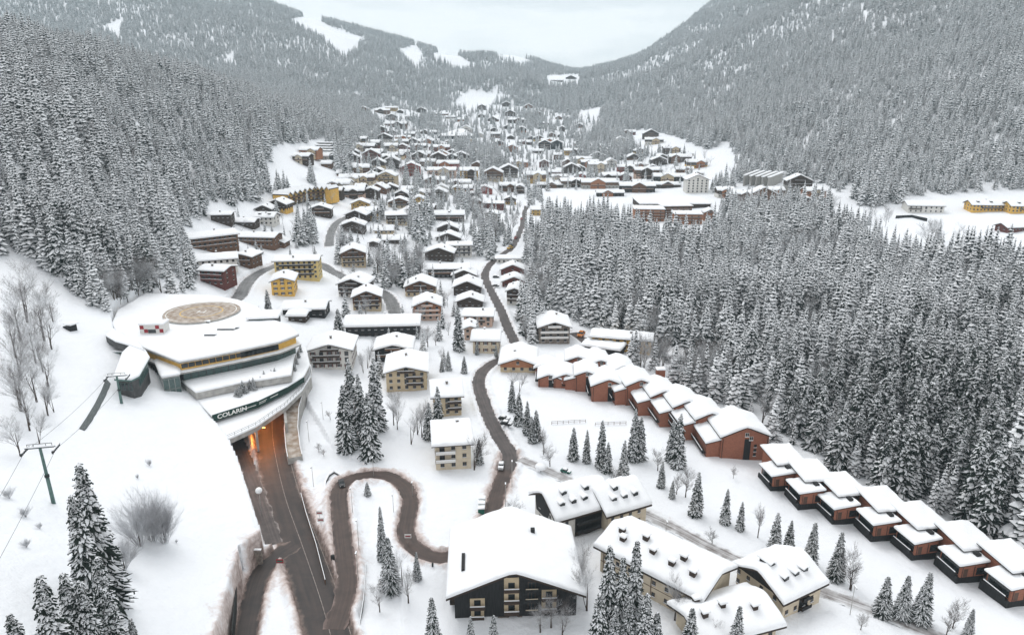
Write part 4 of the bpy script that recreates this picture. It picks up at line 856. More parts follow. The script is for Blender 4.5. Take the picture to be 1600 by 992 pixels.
def arm_end(b, tip, arm, s, rz): c = Vector((tip.x + s*arm, 0, tip.z - .6)); c.rotate(Matrix.Rotation(R(rz), 3, 'Z')); return b + c
for s, nm in ((-1, 'left'), (1, 'right')):
    A = arm_end(b1, tip1, 3.2, s, 12); B = arm_end(b2, tip2, 3.2, s, 12); cable((A, B), 1.0, f'{nm} lift rope between the slope pylon and the station pylon', .035)
    D = A + (A-B).normalized()*95; D.z = A.z - 6; cable((A, D), 2.0, f'{nm} lift rope running down off the picture from the slope pylon', .035)
# safety net strip beside the station
net = thing('safety_net', 'grey net strip lying on the snow beside the lift station', 'net', G(150, 640)); no_ = Vector(net.location); mb = MB()
e1 = [(166,592),(158,612),(148,632),(136,652),(124,670)]; e2 = [(173,600),(166,617),(156,637),(145,656),(132,673)]
for i in range(4):
    q = []
    for a, b in (e1[i], e2[i], e2[i+1], e1[i+1]): g_ = G(a, b); q.append((g_.x-no_.x, g_.y-no_.y, g_.z-no_.z+.25))
    mb.add(q + [(x, y, z-1.2) for x, y, z in q], [(0,1,2,3), (0,4,5,1), (1,5,6,2), (2,6,7,3), (3,7,4,0)], 'net')
mb.build('mesh_sheet', net)

# --- zigzag yellow hotel
zz = [G(449+i*7.6, 322 - i*1.6 if i < 6 else 313 + (i-6)*2.4) for i in range(10)]
zh = thing('hotel', 'yellow hotel with a curved row of sawtooth snow gables', 'hotel', zz[4]); zo = Vector(zh.location)
for i in range(9):
    a, b = zz[i], zz[i+1]; d = Vector((b.x-a.x, b.y-a.y)).normalized(); nn = Vector((-d.y, d.x))*13; w_ = (Vector((b.x, b.y))-Vector((a.x, a.y))).length; h = 9.5; g_ = 2.6
    A, B = Vector((a.x-zo.x, a.y-zo.y)), Vector((b.x-zo.x, b.y-zo.y)); Mx = (A+B)/2; z0 = -3
    mb = MB(); vs = []
    for off in (Vector((0, 0)), nn): vs += [(*(A+off), z0), (*(B+off), z0), (*(B+off), h), (*(Mx+off), h+g_), (*(A+off), h)]
    mb.add(vs, [(0,1,2,3,4), (9,8,7,6,5), (1,6,7,2), (0,4,9,5)], 'yellow' if i in (0, 8) else 'mustard'); mb.build('wall', zh)
    f = -nn.normalized()*1.6; mb = MB(); vs = []
    for off in (f, nn*1.05): vs += [(*(A+off), h-.1), (*(Mx+off), h+g_), (*(B+off), h-.1), (*(B+off), h+.9), (*(Mx+off), h+g_+1.0), (*(A+off), h+.9)]
    mb.add(vs, [(0,1,4,5), (1,2,3,4), (6,11,10,7), (7,10,9,8)], 'roof_snow'); mb.add(vs, [(5,4,10,11), (4,3,9,10)], 'roof_snow', False); mb.add(vs, [(0,6,7,1), (1,7,8,2)], 'dark_timber'); mb.build('roof', zh)
    if i not in (8,):
        for s_ in range(3):
            mb = MB(); q = [A*.94+B*.06 - nn.normalized()*1.3, B*.94+A*.06 - nn.normalized()*1.3, B*.94+A*.06 - nn.normalized()*.01, A*.94+B*.06 - nn.normalized()*.01]
            mb.prism(q, .4+s_*3, 1.4+s_*3, 'brown_timber' if s_ else 'dark_timber'); mb.build('balcony', zh)
            wall_windows(zh, a, b, zo.z + 1.5 + s_*3, 1, w_*.5, 1.5)
# --- long custom blocks
def block(px, py, wpx, d, h, rot, wall, label, rows=3, cols=6, roofz=.5, name='hotel', cat='hotel', win='b', snow_t=.9, bal=False, group=None, shed=0., ww=None):
    b = G(px, py); dep = proj(*b)[2]; w = wpx*dep/F; t = thing(name, label, cat, b, R(rot), group)
    HOUSE_XY.append((b.x, b.y + d/2, max(w, d)/2+1, 'block'))
    mb = MB(); mb.prism([(-w/2,0),(w/2,0),(w/2,d),(-w/2,d)], [-3]*4, [h, h, h+shed*d, h+shed*d], wall); mb.build('wall', t)
    mb = MB(); mb.prism([(-w/2-.8,-.9),(w/2+.8,-.9),(w/2+.8,d+.8),(-w/2-.8,d+.8)], [h-shed*.9]*2+[h+shed*(d+.8)]*2, [h+.3-shed*.9]*2+[h+.3+shed*(d+.8)]*2, 'dark_timber'); rf_ = mb.build('roof', t)
    mb = MB(); snow_sheet(mb, lambda x, y: h+.31+shed*y, -w/2-.8, w/2+.8, -.9, d+.8, snow_t); mb.build('snow_cover', rf_)
    for s_ in range(rows):
        for k in range(cols): obj('window', WM[win], t, (-w/2 + (k+.5)*w/cols, 0, .9 + s_*(h-.5)/rows))
        if bal and s_: bal_mesh(w*.96, 'brown_timber').build('balcony', t, (0, -.001, .2 + s_*(h-.5)/rows))
    return t
# white five-storey hotel with gable roof
house(1089, 302, 34, 22, -4, 5, 'g', 'white_wall', None, 'tall white five-storey hotel with a dark gable beside the spruces', bal=0, win='f', kind='hotel', cat='hotel', pitch=.42, ht=3.0, oh=1.4)
block(1014, 347, 46, 20, 11.5, -4, 'orange_timber', 'orange timber wing at the left of the sprawling hotel complex', 4, 4, bal=True)
block(1058, 341, 46, 16, 11, 6, 'brown_timber', 'dark balconied middle wing of the sprawling hotel complex', 4, 5, bal=True)
block(1075, 351, 42, 18, 9, -3, 'orange_timber', 'orange wing with low snow roof right of the dark balconied wing', 3, 4, bal=True)
block(1055, 327, 110, 46, 5, 0, 'dark_timber', 'vast flat snow-covered roof hall behind the orange hotel wings', 1, 10, name='hall', cat='hall', snow_t=1.3)
# dark wedge-roofed hall
q = G(712, 218); wd = thing('hall', 'dark glazed hall under one huge wedge of snow in the upper village', 'hall', q); dep = proj(*q)[2]; w_ = 56*dep/F
mb = MB(); mb.box(-w_/2, w_/2, 0, 30, -4, 6, 'black_timber'); mb.build('wall', wd); mb = MB(); mb.prism([(-w_/2-2,-2),(w_/2+4,-2),(w_*.18,46),(w_*.02,46)], [5.9,5.9,17,17], [6.5,6.5,18,18], 'dark_timber', 'roof_snow'); mb.build('roof', wd)
for k in range(7): mb = MB(); mb.box(-w_/2+1+k*w_/7, -w_/2+w_/7+k*w_/7, -.1, -.003, .8, 4.6, 'glass'); mb.build('window', wd)
for k in range(6): block(500+(k % 2)*3, 247-k*4, 34, 9, 2.5, -14, 'dark_concrete', f'{["lowest","second lowest","third lowest","third highest","second highest","topmost"][k]} stepped garage terrace on the slope behind the zigzag hotel', 1, 5, name='garage_terrace', cat='garage', win='n', group='stepped garage terraces')
# slanted grey panels
for k in range(5):
    q = G(1166+k*9.5, 291+k*.9); t = thing('slanted_canopy', f'{ordinal(k, 5)} of the slanted grey canopies with snowy tops beside the forest', 'canopy', q, R(-28), 'slanted canopies'); mb = MB()
    mb.prism([(-4,0),(-3,0),(8,26),(7,26)], [-1]*4, [12,12,16,16], 'grey_wall'); mb.build('panel', t); mb = MB(); mb.prism([(-4.8,-.5),(-1.5,-.5),(9.5,27),(6,27)], [12.01,12.01,16.01,16.01], [13,13,17,17], 'roof_snow'); mb.build('snow_cover', t)

# --- brick houses
def brick_house(px, py, w, d, h, rot, label, left_w=0, big=True, pitch=.42, group='brick terrace houses', vent=True):
    b = G(px, py); t = thing('brick_house', label, 'brick house', b, R(rot), group); HOUSE_XY.append((b.x, b.y+d/2, max(w,d)/2+1, 'brick'))
    x0, x1 = -w/2 + left_w, w/2
    def gab(xa, xb, hh, y0, y1, pit, m='brick', nm='wall', sink=2):
        mb = MB(); c = (xa+xb)/2; g_ = (xb-xa)/2*pit; vs = []
        for y in (y0, y1): vs += [(xa,y,-sink),(xb,y,-sink),(xb,y,hh),(c,y,hh+g_),(xa,y,hh)]
        mb.add(vs, [(0,1,2,3,4),(9,8,7,6,5),(0,5,6,1),(1,6,7,2),(4,9,5,0),(2,7,8,3),(3,8,9,4)], m); mb.build(nm, t)
        mb = MB(); o = .7; vs = []
        for y in (y0-o, y1+o): vs += [(xa-o,y,hh-o*pit),(c,y,hh+g_),(xb+o,y,hh-o*pit),(xb+o,y,hh-o*pit+.25),(c,y,hh+g_+.25),(xa-o,y,hh-o*pit+.25)]
        mb.add(vs, [(0,1,4,5),(1,2,3,4),(6,11,10,7),(7,10,9,8),(0,6,7,1),(1,7,8,2),(2,8,9,3),(3,9,10,4),(4,10,11,5),(5,11,6,0)], 'black_timber'); rf_ = mb.build('roof', t)
        mb = MB(); snow_sheet(mb, lambda x, y: hh + .24 + g_ - (math.sqrt((x-c)**2+.3)-.5)*pit, xa-o, xb+o, y0-o, y1+o, .9, sd=px); mb.build('snow_cover', rf_)
    gab(x0, x1, h, 0, d, pitch)
    if left_w:
        mb = MB(); mb.prism([(-w/2,.8),(x0-.003,.8),(x0-.003,d-1),(-w/2,d-1)], [-2]*4, [h-2.6,h-1.4,h-1.4,h-2.6], 'brick'); mb.build('side_wing', t)
        mb = MB(); mb.prism([(-w/2-.7,.1),(x0+.6,.1),(x0+.6,d-.4),(-w/2-.7,d-.4)], [h-2.6,h-1.2,h-1.2,h-2.6], [h-2.3,h-.9,h-.9,h-2.3], 'black_timber'); mb.build('side_roof', t)
        mb = MB(); snow_sheet(mb, lambda x, y: h-2.28 + (x+w/2+.7)/(left_w+1.3)*1.4, -w/2-.7, x0+.2, .1, d-.4, .8, sd=px); mb.build('snow_cover', t)
    # dark recess with windows, downpipes, side balconies
    c = (x0+x1)/2; mb = MB(); mb.box(c-.2, c+2.0, -.06, -.003, -1, h*.9, 'black_timber'); mb.build('dark_panel', t)
    for k, (x, z) in enumerate(((c+.4, h+.1), (c+1.9, h-1.3))): obj('window', WM['w'], t, (x, -.07, z))
    for z in (1.0, 2.6, 4.2):
        if z < h-2: obj('window', WM['n'], t, (c+3.6, -.003, z))
    for x in (x0+.5, x1-.4): mb = MB(); mb.tube((x, -.12, -.5), (x, -.12, h-.6), .09, .09, 'black_timber', 6); mb.build('downpipe', t)
    for s_ in range(1, max(2, int(h/2.8))):
        mb = MB(); mb.box(-w/2-1.3, -w/2-.003, 1.2, d-1.5, s_*2.7-.9, s_*2.7-.7, 'black_timber'); mb.box(-w/2-1.36, -w/2-1.28, 1.2, d-1.5, s_*2.7-.7, s_*2.7+.3, 'black_timber'); mb.box(-w/2-1.42, -w/2-1.24, 1.2, d-1.5, s_*2.7+.301, s_*2.7+.45, 'roof_snow'); mb.build('balcony', t)
    return t
brick_house(950, 627, 13, 13, 6.5, 0, 'brick house at the inner corner where the brick rows meet', 0)
brick_house(991, 633, 15, 14, 8.2, 6, 'brick house fifth counting back from the nearest end of the upper brick row', 4, group='brick terrace houses')
brick_house(1028, 650, 15, 14, 8.0, 6, 'brick house fourth counting back from the nearest end of the upper brick row', 4.5)
brick_house(1063, 668, 15, 14, 8.2, 6, 'brick house third counting back from the nearest end of the upper brick row', 4.5)
brick_house(1098, 689, 15, 14, 8.4, 6, 'brick house second counting back from the nearest end of the upper brick row', 4.5)
brick_house(1151, 717, 20.5, 15, 8.2, 3, 'nearest big brick house with two small white windows in its gable', 4.5)
brick_house(908, 612, 13, 12, 7.0, -4, 'brick house with dark glazed bays in the middle of the far brick cluster', 4)
brick_house(884, 607, 10, 12, 4.2, -4, 'low brick house with small lit windows at the front of the far brick cluster', 0)
brick_house(858, 605, 9, 11, 3.6, -4, 'lowest brick house at the left corner of the far brick cluster', 0)
brick_house(852, 587, 9, 10, 3.2, -4, 'small dark red-brick hut behind the left corner of the far brick cluster', 0)
brick_house(895, 585, 14, 13, 6.0, -4, 'brick house with stepped snow roofs at the back of the far brick cluster', 4)
brick_house(930, 594, 13, 14, 7.0, 4, 'brick house behind the inner corner of the brick rows', 4)
brick_house(966, 607, 14, 14, 7.4, 6, 'brick house just right of the inner corner, last of the upper brick row', 4)
ob = G(1030, 610); t = thing('brick_chimney', 'square orange brick chimney stack with snow cap rising behind the brick row', 'chimney', ob); mb = MB(); mb.box(-1.7,1.7,-1.4,1.4,-2,9.5,'brick'); mb.build('stack', t); mb = MB(); snow_sheet(mb, lambda x,y: 9.501, -1.9,1.9,-1.6,1.6,.7); mb.build('snow_cap', t)
def terrace_unit(px, py, label):
    b = G(px, py); t = thing('row_house', label, 'row house', b, R(10 + (px % 5 - 2)*1.1), 'brick row houses stepping down the right edge'); HOUSE_XY.append((b.x, b.y+6, 9, 'row'))
    b.z += 1.0; t.location.z += 1.0; mb = MB(); mb.box(-4.2, 2.6, 0, 7.2, 1.2, 5.1, 'brick'); mb.build('front_wall', t)
    mb = MB(); mb.box(-4.6, 2.9, .3, 8.4, -2.5, 1.19, 'black_timber'); mb.box(2.9, 7.4, 3.2, 14, -2.5, 1.19, 'black_timber'); mb.build('plinth', t)
    mb = MB(); mb.prism([(-.9,3.6),(7.2,3.6),(7.2,13.4),(-.9,13.4)], 1.2, 6.4, 'brick'); mb.build('rear_wall', t)
    mb = MB(); mb.box(-5.2, -4.203, .6, 7.0, 1.3, 1.5, 'black_timber'); mb.box(-5.26, -5.18, .6, 7.0, 1.5, 2.5, 'black_timber'); mb.box(-5.32, -5.12, .6, 7.0, 2.501, 2.66, 'roof_snow'); mb.box(-4.26, -4.203, .6, 6.8, 1.7, 4.1, 'glass'); mb.build('balcony', t)
    mb = MB(); mb.prism([(-5.4,-.7),(2.9,-.7),(2.9,7.2),(-5.4,7.2)], [4.8,5.4,5.4,4.8], [5.05,5.65,5.65,5.05], 'black_timber'); r1 = mb.build('front_roof', t)
    mb = MB(); snow_sheet(mb, lambda x, y: 5.04+(x+5.4)*.072, -5.4, 2.9, -.7, 7.2, .7, sd=px); mb.build('snow_cover', r1)
    mb = MB(); mb.prism([(-1.8,2.9),(8.4,2.9),(8.4,14.0),(-1.8,14.0)], [6.4,6.0,7.0,7.4], [6.65,6.25,7.25,7.65], 'black_timber'); r2 = mb.build('rear_roof', t)
    mb = MB(); snow_sheet(mb, lambda x, y: 6.66-(x+1.8)*.039+(y-2.9)*.09, -1.8, 8.4, 2.9, 14.0, .8, sd=px+1); mb.build('snow_cover', r2)
    mb = MB(); mb.box(.2, 2.5, -.05, -.003, 1.6, 3.7, 'black_timber'); mb.box(.3, 2.4, -.08, -.05, 2.4, 3.5, 'glass'); mb.build('window', t)
    mb = MB(); mb.box(3.2, 5.6, 3.5, 3.597, 3.6, 5.6, 'glass'); mb.build('window', t)
    mb = MB(); mb.box(-3.4, -2.2, -.04, -.003, 1.3, 3.6, 'brown_frame'); mb.build('door', t)
    for x in (-3.8, -.5): mb = MB(); mb.tube((x, -.1, 1.2), (x, -.1, 4.2), .07, .07, 'black_timber', 5); mb.build('downpipe', t)
    mb = MB(); mb.box(.5, 1.7, 1.0, 2.6, 5.0, 6.8, 'black_timber'); mb.build('roof_vent', t)
us = [(1226,768),(1270,796),(1323,820),(1385,846),(1448,875),(1520,911),(1598,948)]
nms = ['topmost of the seven brick row houses, nearest the big brick house','second brick row house counting down from the big brick house','third brick row house counting down the right edge','fourth and middle one of the seven brick row houses','third from the bottom right corner among the brick row houses','last fully visible brick row house before the right picture edge','brick row house cut off by the right picture edge']
for (a, b), nm in zip(us, nms): terrace_unit(a, b, nm)

# --- the near chalets and hotels at the bottom
def roofed(t, W_, L_, hw, pitch, wall, x0=0, y0=0, asym=0., oh=1.4, snow_t=.9, ridge='y', sink=3, up=None, nm='wall', wallm=None, sd=0):
    """gabled volume inside thing t: footprint x0-W/2..x0+W/2 (ridge y) ; asym shifts the ridge"""
    rx = asym
    def M(a, q, z): return (x0+a, y0+q, z) if ridge == 'y' else (x0+q-L_/2, y0+W_/2+a, z)
    zl = lambda a: hw + ((W_/2 - abs(a-rx)*1.0)*pitch)
    top = hw + W_/2*pitch; mb = MB(); vs = []
    for q in (0, L_): vs += [M(-W_/2,q,-sink), M(W_/2,q,-sink), M(W_/2,q,zl(W_/2)), M(rx,q,top), M(-W_/2,q,zl(-W_/2))]
    mb.add(vs, [(0,1,2,3,4),(9,8,7,6,5),(0,5,6,1),(1,6,7,2),(4,9,5,0),(2,7,8,3),(3,8,9,4)], wall); mb.build(nm, t)
    mb = MB(); vs = []; a0, a1 = -W_/2-oh, W_/2+oh
    for q in (-oh*1.3, L_+oh): vs += [M(a0,q,zl(a0)),M(rx,q,top),M(a1,q,zl(a1)),M(a1,q,zl(a1)+.35),M(rx,q,top+.35),M(a0,q,zl(a0)+.35)]
    mb.add(vs, [(0,1,4,5),(1,2,3,4),(6,11,10,7),(7,10,9,8),(0,6,7,1),(1,7,8,2),(2,8,9,3),(3,9,10,4),(4,10,11,5),(5,11,6,0)], 'dark_timber'); rf_ = mb.build('roof', t)
    tmp = MB(); snow_sheet(tmp, lambda a, q: top + .33 - (math.sqrt((a-rx)**2+.6)-.6)*pitch, a0, a1, -oh*1.3, L_+oh, snow_t, sd=sd); tmp.v = [M(*v) for v in tmp.v]; tmp.build('snow_cover', rf_)
    return rf_, M, zl
# big dark chalet
q = G(806, 962); t = thing('chalet', 'largest near chalet, black timber with beige loggias and huge snow roof', 'chalet', q, R(3)); dep = proj(*q)[2]
Wd = 28; rf_, M, zl = roofed(t, Wd, 22, 7.2, .42, 'black_timber', asym=-.6, sd=3.3, oh=1.8, sink=4)
HOUSE_XY.append((q.x, q.y+15, 20, 'x'))
def loggia(x, z, w=3.2, h=2.5, back='beige', railw='white_frame'):
    mb = MB(); mb.box(x-w/2, x+w/2, -.10, -.003, z, z+h, back); mb.box(x-.75, x+.75, -.13, -.101, z+.5, z+2.0, 'glass'); mb.build('loggia', t)
    mb = MB(); mb.box(x-w/2, x+w/2, -1.1, -.101, z-.15, z, 'brown_frame'); mb.box(x-w/2, x+w/2, -1.14, -1.06, z, z+.9, 'dark_timber'); mb.box(x-w/2, x+w/2, -1.18, -.98, z+.901, z+1.06, 'roof_snow'); mb.build('balcony', t)
loggia(-1.0, 7.3, 3.4, 3.3); loggia(-1.0, 4.2, 3.4, 2.6); loggia(-1.0, 1.2, 3.4, 2.4); loggia(-8.8, 2.9, 3.4, 2.4); loggia(7.6, 4.6, 3.4, 2.4); loggia(7.6, 1.6, 3.4, 2.4); loggia(-8.8, .1, 3.0, 2.2)
for z in (1.3, 4.3, 7.0): mb = MB(); mb.box(2.2, 5.0, -.9, -.003, z, z+.12, 'dark_timber'); mb.box(2.2, 5.0, -.95, -.88, z, z+.9, 'black_timber'); mb.box(2.2, 5.0, -1.0, -.84, z+.901, z+1.05, 'cream'); mb.build('balcony', t); obj('window', WM['d'], t, (3.6, -.003, z+.2))
mb = MB(); mb.box(-13, 1.5, -.4, -.003, -4, .0, 'stone'); mb.build('stone_base', t)
for k in range(3): mb = MB(); mb.box(-Wd/2-1.2, -Wd/2-.003, 3+k*6, 8+k*6, 1.2, 1.4, 'dark_timber'); mb.box(-Wd/2-1.25, -Wd/2-1.15, 3+k*6, 8+k*6, 1.4, 2.3, 'dark_timber'); mb.build('balcony', t)
mb = MB(); x, y, z = M(5, 15, zl(5)+.8); mb.box(x-.5, x+.5, y-.5, y+.5, z, z+1.5, 'black_timber'); mb.build('chimney', rf_)
mb = MB(); x, y, z = M(-12, 4, zl(-12)+.6); mb.box(x-.4, x+.4, y, y+6, z-.2, z+1.4, 'black_timber'); mb.build('skylight', rf_)

# hotel with dormers (two wings)
def frame2(A, B): a_, b_ = G(*A), G(*B); return a_, math.degrees(math.atan2(b_.y-a_.y, b_.x-a_.x)), (b_-a_).length
def dormer(rf, x, y, z, s=1.):
    z += 1.35; mb = MB(); mb.box(x-.9*s, x+.9*s, y-.8, y+2.6, z-2., z+.75, 'black_timber'); mb.box(x-.6*s, x+.6*s, y-.83, y-.801, z-.1, z+.6, 'glass'); snow_sheet(mb, lambda u, v: z+.95 - abs(u-x)*.45, x-1.2*s, x+1.2*s, y-.95, y+3.2, .38); mb.build('dormer', rf)
q, ang, l1 = frame2((872, 846), (934, 826)); t = thing('hotel', 'white and black hotel with rows of small dormers behind the big black chalet', 'hotel', q, R(ang)); HOUSE_XY.append((q.x+8, q.y+9, 13, 'x'))
W1 = 13.5; rf_, M, zl = roofed(t, W1, l1+4, 7.2, .60, 'white_wall', x0=(l1+4)/2, y0=0, ridge='x', sd=1.1, oh=1.2)
rf2, M2, zl2 = roofed(t, 13, 12.5, 6.6, .60, 'cream', x0=l1+7.5, y0=-3.2, ridge='x', sd=2.1, oh=1.1, nm='side_wall')
for x, y in ((2, 2.2), (5.6, 2.2), (9.2, 2.2), (4, 4.8), (11, 4.6)): dormer(rf_, x, y, zl(y-W1/2), .8)
for x, y in ((l1+4, -1), (l1+7.5, -1), (l1+11, -1), (l1+6, 1.6)): dormer(rf2, x, y, zl2(y+3.2-6.5), .8)
mb = MB(); mb.box(5.2, l1+1.1, -.12, -.003, -3, 7.6, 'black_timber'); mb.build('dark_front', t)
for z in (1.4, 4.2): mb = MB(); mb.box(5.4, l1, -1.2, -.125, z-.15, z, 'dark_timber'); mb.box(5.4, l1, -1.24, -1.17, z, z+.9, 'black_timber'); mb.build('balcony', t)
for z in (1.2, 4.6): obj('window', WM['n'], t, (2.6, -.003, z))
for y in (1.6, 4.6, 10.5):
    for z in (1.2, 4.4): obj('window', WM['n'], t, (-.003, y, z), -R(90))
mb = MB(); vs = []
for x in (-.14, -.003): vs += [(x, 4.2, 7.6), (x, 13.3, 7.6), (x, W1/2, 10.9), (x, 6.2, 3.0), (x, 12.5, 3.0)]
mb.add(vs, [(0,3,4,1,2), (7,6,9,8,5), (0,5,8,3), (3,8,9,4), (4,9,6,1), (1,6,7,2), (2,7,5,0)], 'black_timber'); mb.build('dark_gable', t)
for k in range(4):
    for z in (4.2, 1.4): obj('window', WM['n'], t, (l1+2.6+k*2.9, -3.203, z))

# long cream building running to the lower right
q = G(1006, 890); a_ = G(940, 893); b_ = G(1088, 974); dirv = Vector((b_.x-a_.x, b_.y-a_.y)); ang = math.degrees(math.atan2(dirv.y, dirv.x)); Ll = dirv.length + 1
q = (a_ + b_)/2; t = thing('long_house', 'long cream building with many roof vents running towards the lower right', 'building', (q.x, q.y, a_.z-1), R(ang)); HOUSE_XY.append((q.x+3, q.y+8, 14, 'x')); HOUSE_XY.append((q.x-10, q.y+16, 14, 'x'))
rf_, M, zl = roofed(t, 14.5, Ll, 8.2, .36, 'cream', ridge='x', sd=.7, oh=1.2, snow_t=1.0)
nw = int(Ll/3.2)
for k in range(nw):
    for z in (1.4, 4.6): obj('window', WM['n'], t, (-Ll/2 + (k+.5)*Ll/nw, -.003, z + .6))
for k in range(0, nw, 4): mb = MB(); mb.tube((-Ll/2+1+k*Ll/nw, -.12, -2), (-Ll/2+1+k*Ll/nw, -.12, 8), .09, .09, 'brown_frame', 5); mb.build('downpipe', t)
mb = MB(); mb.box(-Ll/2, Ll/2, -.06, -.003, 4.25, 4.4, 'brown_frame'); mb.build('string_course', t)
for u, v in ((.10,5),(.16,3),(.33,6),(.46,3.5),(.66,3),(.72,5.5),(.86,3)):
    mb = MB(); x = -Ll/2+u*Ll; z = zl(v-7.25)+1.0; mb.box(x-.7, x+.7, v-.6, v+.6, z-.3, z+1.6, 'dark_timber'); snow_sheet(mb, lambda a, b: z+1.6, x-.9, x+.9, v-.8, v+.8, .45); mb.build('roof_vent', rf_)
# second wing, bottom
q = G(1156, 1014); t = thing('house', 'cream house with rounded snow roof at the bottom below the gabled house', 'house', q, R(18)); HOUSE_XY.append((q.x, q.y+5, 13, 'x'))
rf_, M, zl = roofed(t, 11.5, 18, 4.6, .36, 'cream', x0=0, y0=0, ridge='x', sd=5, oh=1.5, snow_t=1.1)
for x, y in ((-7,4),(-2,5),(5,3),(-6,9)): mb = MB(); z = zl(y-5.75)+1.1; mb.box(x-.6,x+.6,y-.6,y+.6,z-.3,z+1.5,'dark_timber'); snow_sheet(mb, lambda a, b: z+1.5, x-.9, x+.9, y-.8, y+.8, .45); mb.build('roof_vent', rf_)
for k in range(5): obj('window', WM['n'], t, (-7.6+k*3.8, -.003, 1.7))
# cream house with dark gable
q, ang, l1 = frame2((1221, 967), (1279, 941)); t = thing('house', 'cream house with dark triangular gable and dormers in the lower right', 'house', q, R(ang)); HOUSE_XY.append((q.x+3, q.y+8, 11, 'x'))
rf_, M, zl = roofed(t, 14, l1, 5.4, .5, 'cream', x0=l1/2, y0=0, ridge='x', sd=4.2, oh=1.2)
mb = MB(); vs = []
for x in (-.12, -.003): vs += [(x, .2, 5.2), (x, 13.8, 5.2), (x, 7.0, 8.7)]
mb.add(vs, [(0,1,2), (5,4,3), (0,3,4,1), (1,4,5,2), (2,5,3,0)], 'black_timber'); mb.build('dark_gable', t)
for y in (2.5, 6.5, 10.5, 13.5):
    for z in (.9, 3.6): obj('window', WM['n'], t, (-.003, y, z), -R(90))
for k in range(4):
    for z in (.9, 3.6): obj('window', WM['n'], t, (1.4+k*2.9, -.003, z))
mb = MB(); mb.box(5.5, 8.5, -.08, -.004, -1, 5.5, 'black_timber'); mb.build('dark_panel', t)
for z in (.8, 3.3): mb = MB(); mb.box(5.4, 8.6, -1.2, -.09, z-.1, z, 'dark_timber'); mb.box(5.4, 8.6, -1.25, -1.18, z, z+.9, 'black_timber'); mb.build('balcony', t)
for x in (3.0, 6.5, 9.5): dormer(rf_, x, 3.0, zl(3-7.0), .8)
dormer(rf_, 2.5, 6.8, zl(.7)-.3, .8)

# yellow row at the forest edge
house(970, 549, 88, 10, -14, 2, 'e', 'yellow', None, 'long yellow row house with dark balconies against the valley forest', rail='brown_timber', kind='house', cat='row house', bw=.7, pitch=.25, ht=3)
block(1052, 568, 30, 10, 3.2, -12, 'dark_timber', 'snow-buried cabin in the valley forest, left of two', 1, 3, name='cabin', cat='cabin', snow_t=1.2)
block(1118, 585, 32, 10, 3.2, -10, 'brown_timber', 'snow-buried cabin in the valley forest, right of two', 1, 3, name='cabin', cat='cabin', snow_t=1.2)
block(938, 555, 60, 9, 3.4, -24, 'black_timber', 'low dark garage row curving behind the far brick cluster', 1, 5, name='garage_row', cat='garage', snow_t=1.1)

# ---------------------------------------------------------------- vehicles and street furniture
def car(px, py, rot, paint, label, snowy=False, k=1.0, gz=.10, group='cars'):
    b = G(px, py); d0 = min(((road_field(np.array([b.x]), np.array([b.y]), r), r) for r in ROADS), key=lambda q: q[0][0][0]); zr = d0[0][1][0] if d0[0][0][0] < d0[1]['w']/2 else b.z
    t = thing('car', label, 'car', (b.x, b.y, zr+gz), R(rot), group)
    L_, W_ = 4.3*k, 1.78*k; pr = [(-2.15,.35),(-2.12,.75),(-1.9,.92),(-1.0,1.0),(-.45,1.42),(.95,1.45),(1.75,1.0),(2.1,.9),(2.15,.4)]
    def loft(prof, halfs, m, mb):
        n_ = len(prof); vs = []
        for (x, z), hw_ in zip(prof, halfs): vs += [(-hw_*k, x*k, z*k), (hw_*k, x*k, z*k)]
        fs = [(2*i, 2*i+1, 2*i+3, 2*i+2) for i in range(n_-1)] + [(2*n_-2, 2*n_-1, 1, 0), tuple(range(0, 2*n_, 2))[::-1], tuple(range(1, 2*n_, 2))]; mb.add(vs, fs, m)
    mb = MB(); loft([(-2.15,.28),(-2.15,.72),(-1.95,.88),(1.95,.92),(2.15,.8),(2.15,.28)], [.82,.87,.86,.86,.84,.82], paint, mb); mb.build('body', t)
    mb = MB(); loft([(-1.1,.90),(-.5,1.40),(.9,1.44),(1.7,.93)], [.80,.64,.64,.78], 'glass', mb); mb.build('windows', t)
    mb = MB(); loft([(-.48,1.405),(-.42,1.47),(.82,1.50),(.9,1.445)], [.65,.62,.62,.65], 'roof_snow' if snowy else paint, mb); mb.build('roof_panel', t)
    if snowy: mb = MB(); snow_sheet(mb, lambda x, y: 1.50*k, -.7*k, .7*k, -.5*k, 1.0*k, .35); snow_sheet(mb, lambda x, y: .93*k, -.8*k, .8*k, -2.1*k, -1.0*k, .25); mb.build('snow_cover', t)
    for x in (-.80, .80):
        for y in (-1.35, 1.35): mb = MB(); mb.tube((x*k-.1, y*k, .33*k), (x*k+.1, y*k, .33*k), .33*k, .33*k, 'rubber', 12); mb.tube((x*k-.11, y*k, .33*k), (x*k+.11, y*k, .33*k), .18*k, .18*k, 'dark_steel', 8); mb.build('wheel', t)
    for x in (-.6, .6): mb = MB(); mb.box((x-.16)*k, (x+.16)*k, -2.17*k, -2.14*k, .6*k, .75*k, 'sign_white'); mb.build('headlight', t)
mat('paint_black', (.012, .012, .014), .3, .05, spec=.6); mat('paint_red', (.35, .03, .02), .35, .1, spec=.6); mat('paint_yellow', (.65, .38, .02), .35, .1, spec=.6); mat('paint_silver', (.45, .46, .47), .35, .05, spec=.6); mat('paint_green', (.03, .16, .12), .5, .2); mat('paint_orange', (.6,.2,.03), .5, .1)
car(534, 758, 20, 'paint_black', 'black car rounding the top of the hairpin road')
car(783, 731, -4, 'paint_silver', 'white and silver car parked below the road junction', True)
car(788, 656, 70, 'paint_black', 'upper snow-dusted dark car in the lay-by beside the village road', True)
car(791, 664, 70, 'paint_black', 'lower snow-dusted dark car in the lay-by beside the village road', True)
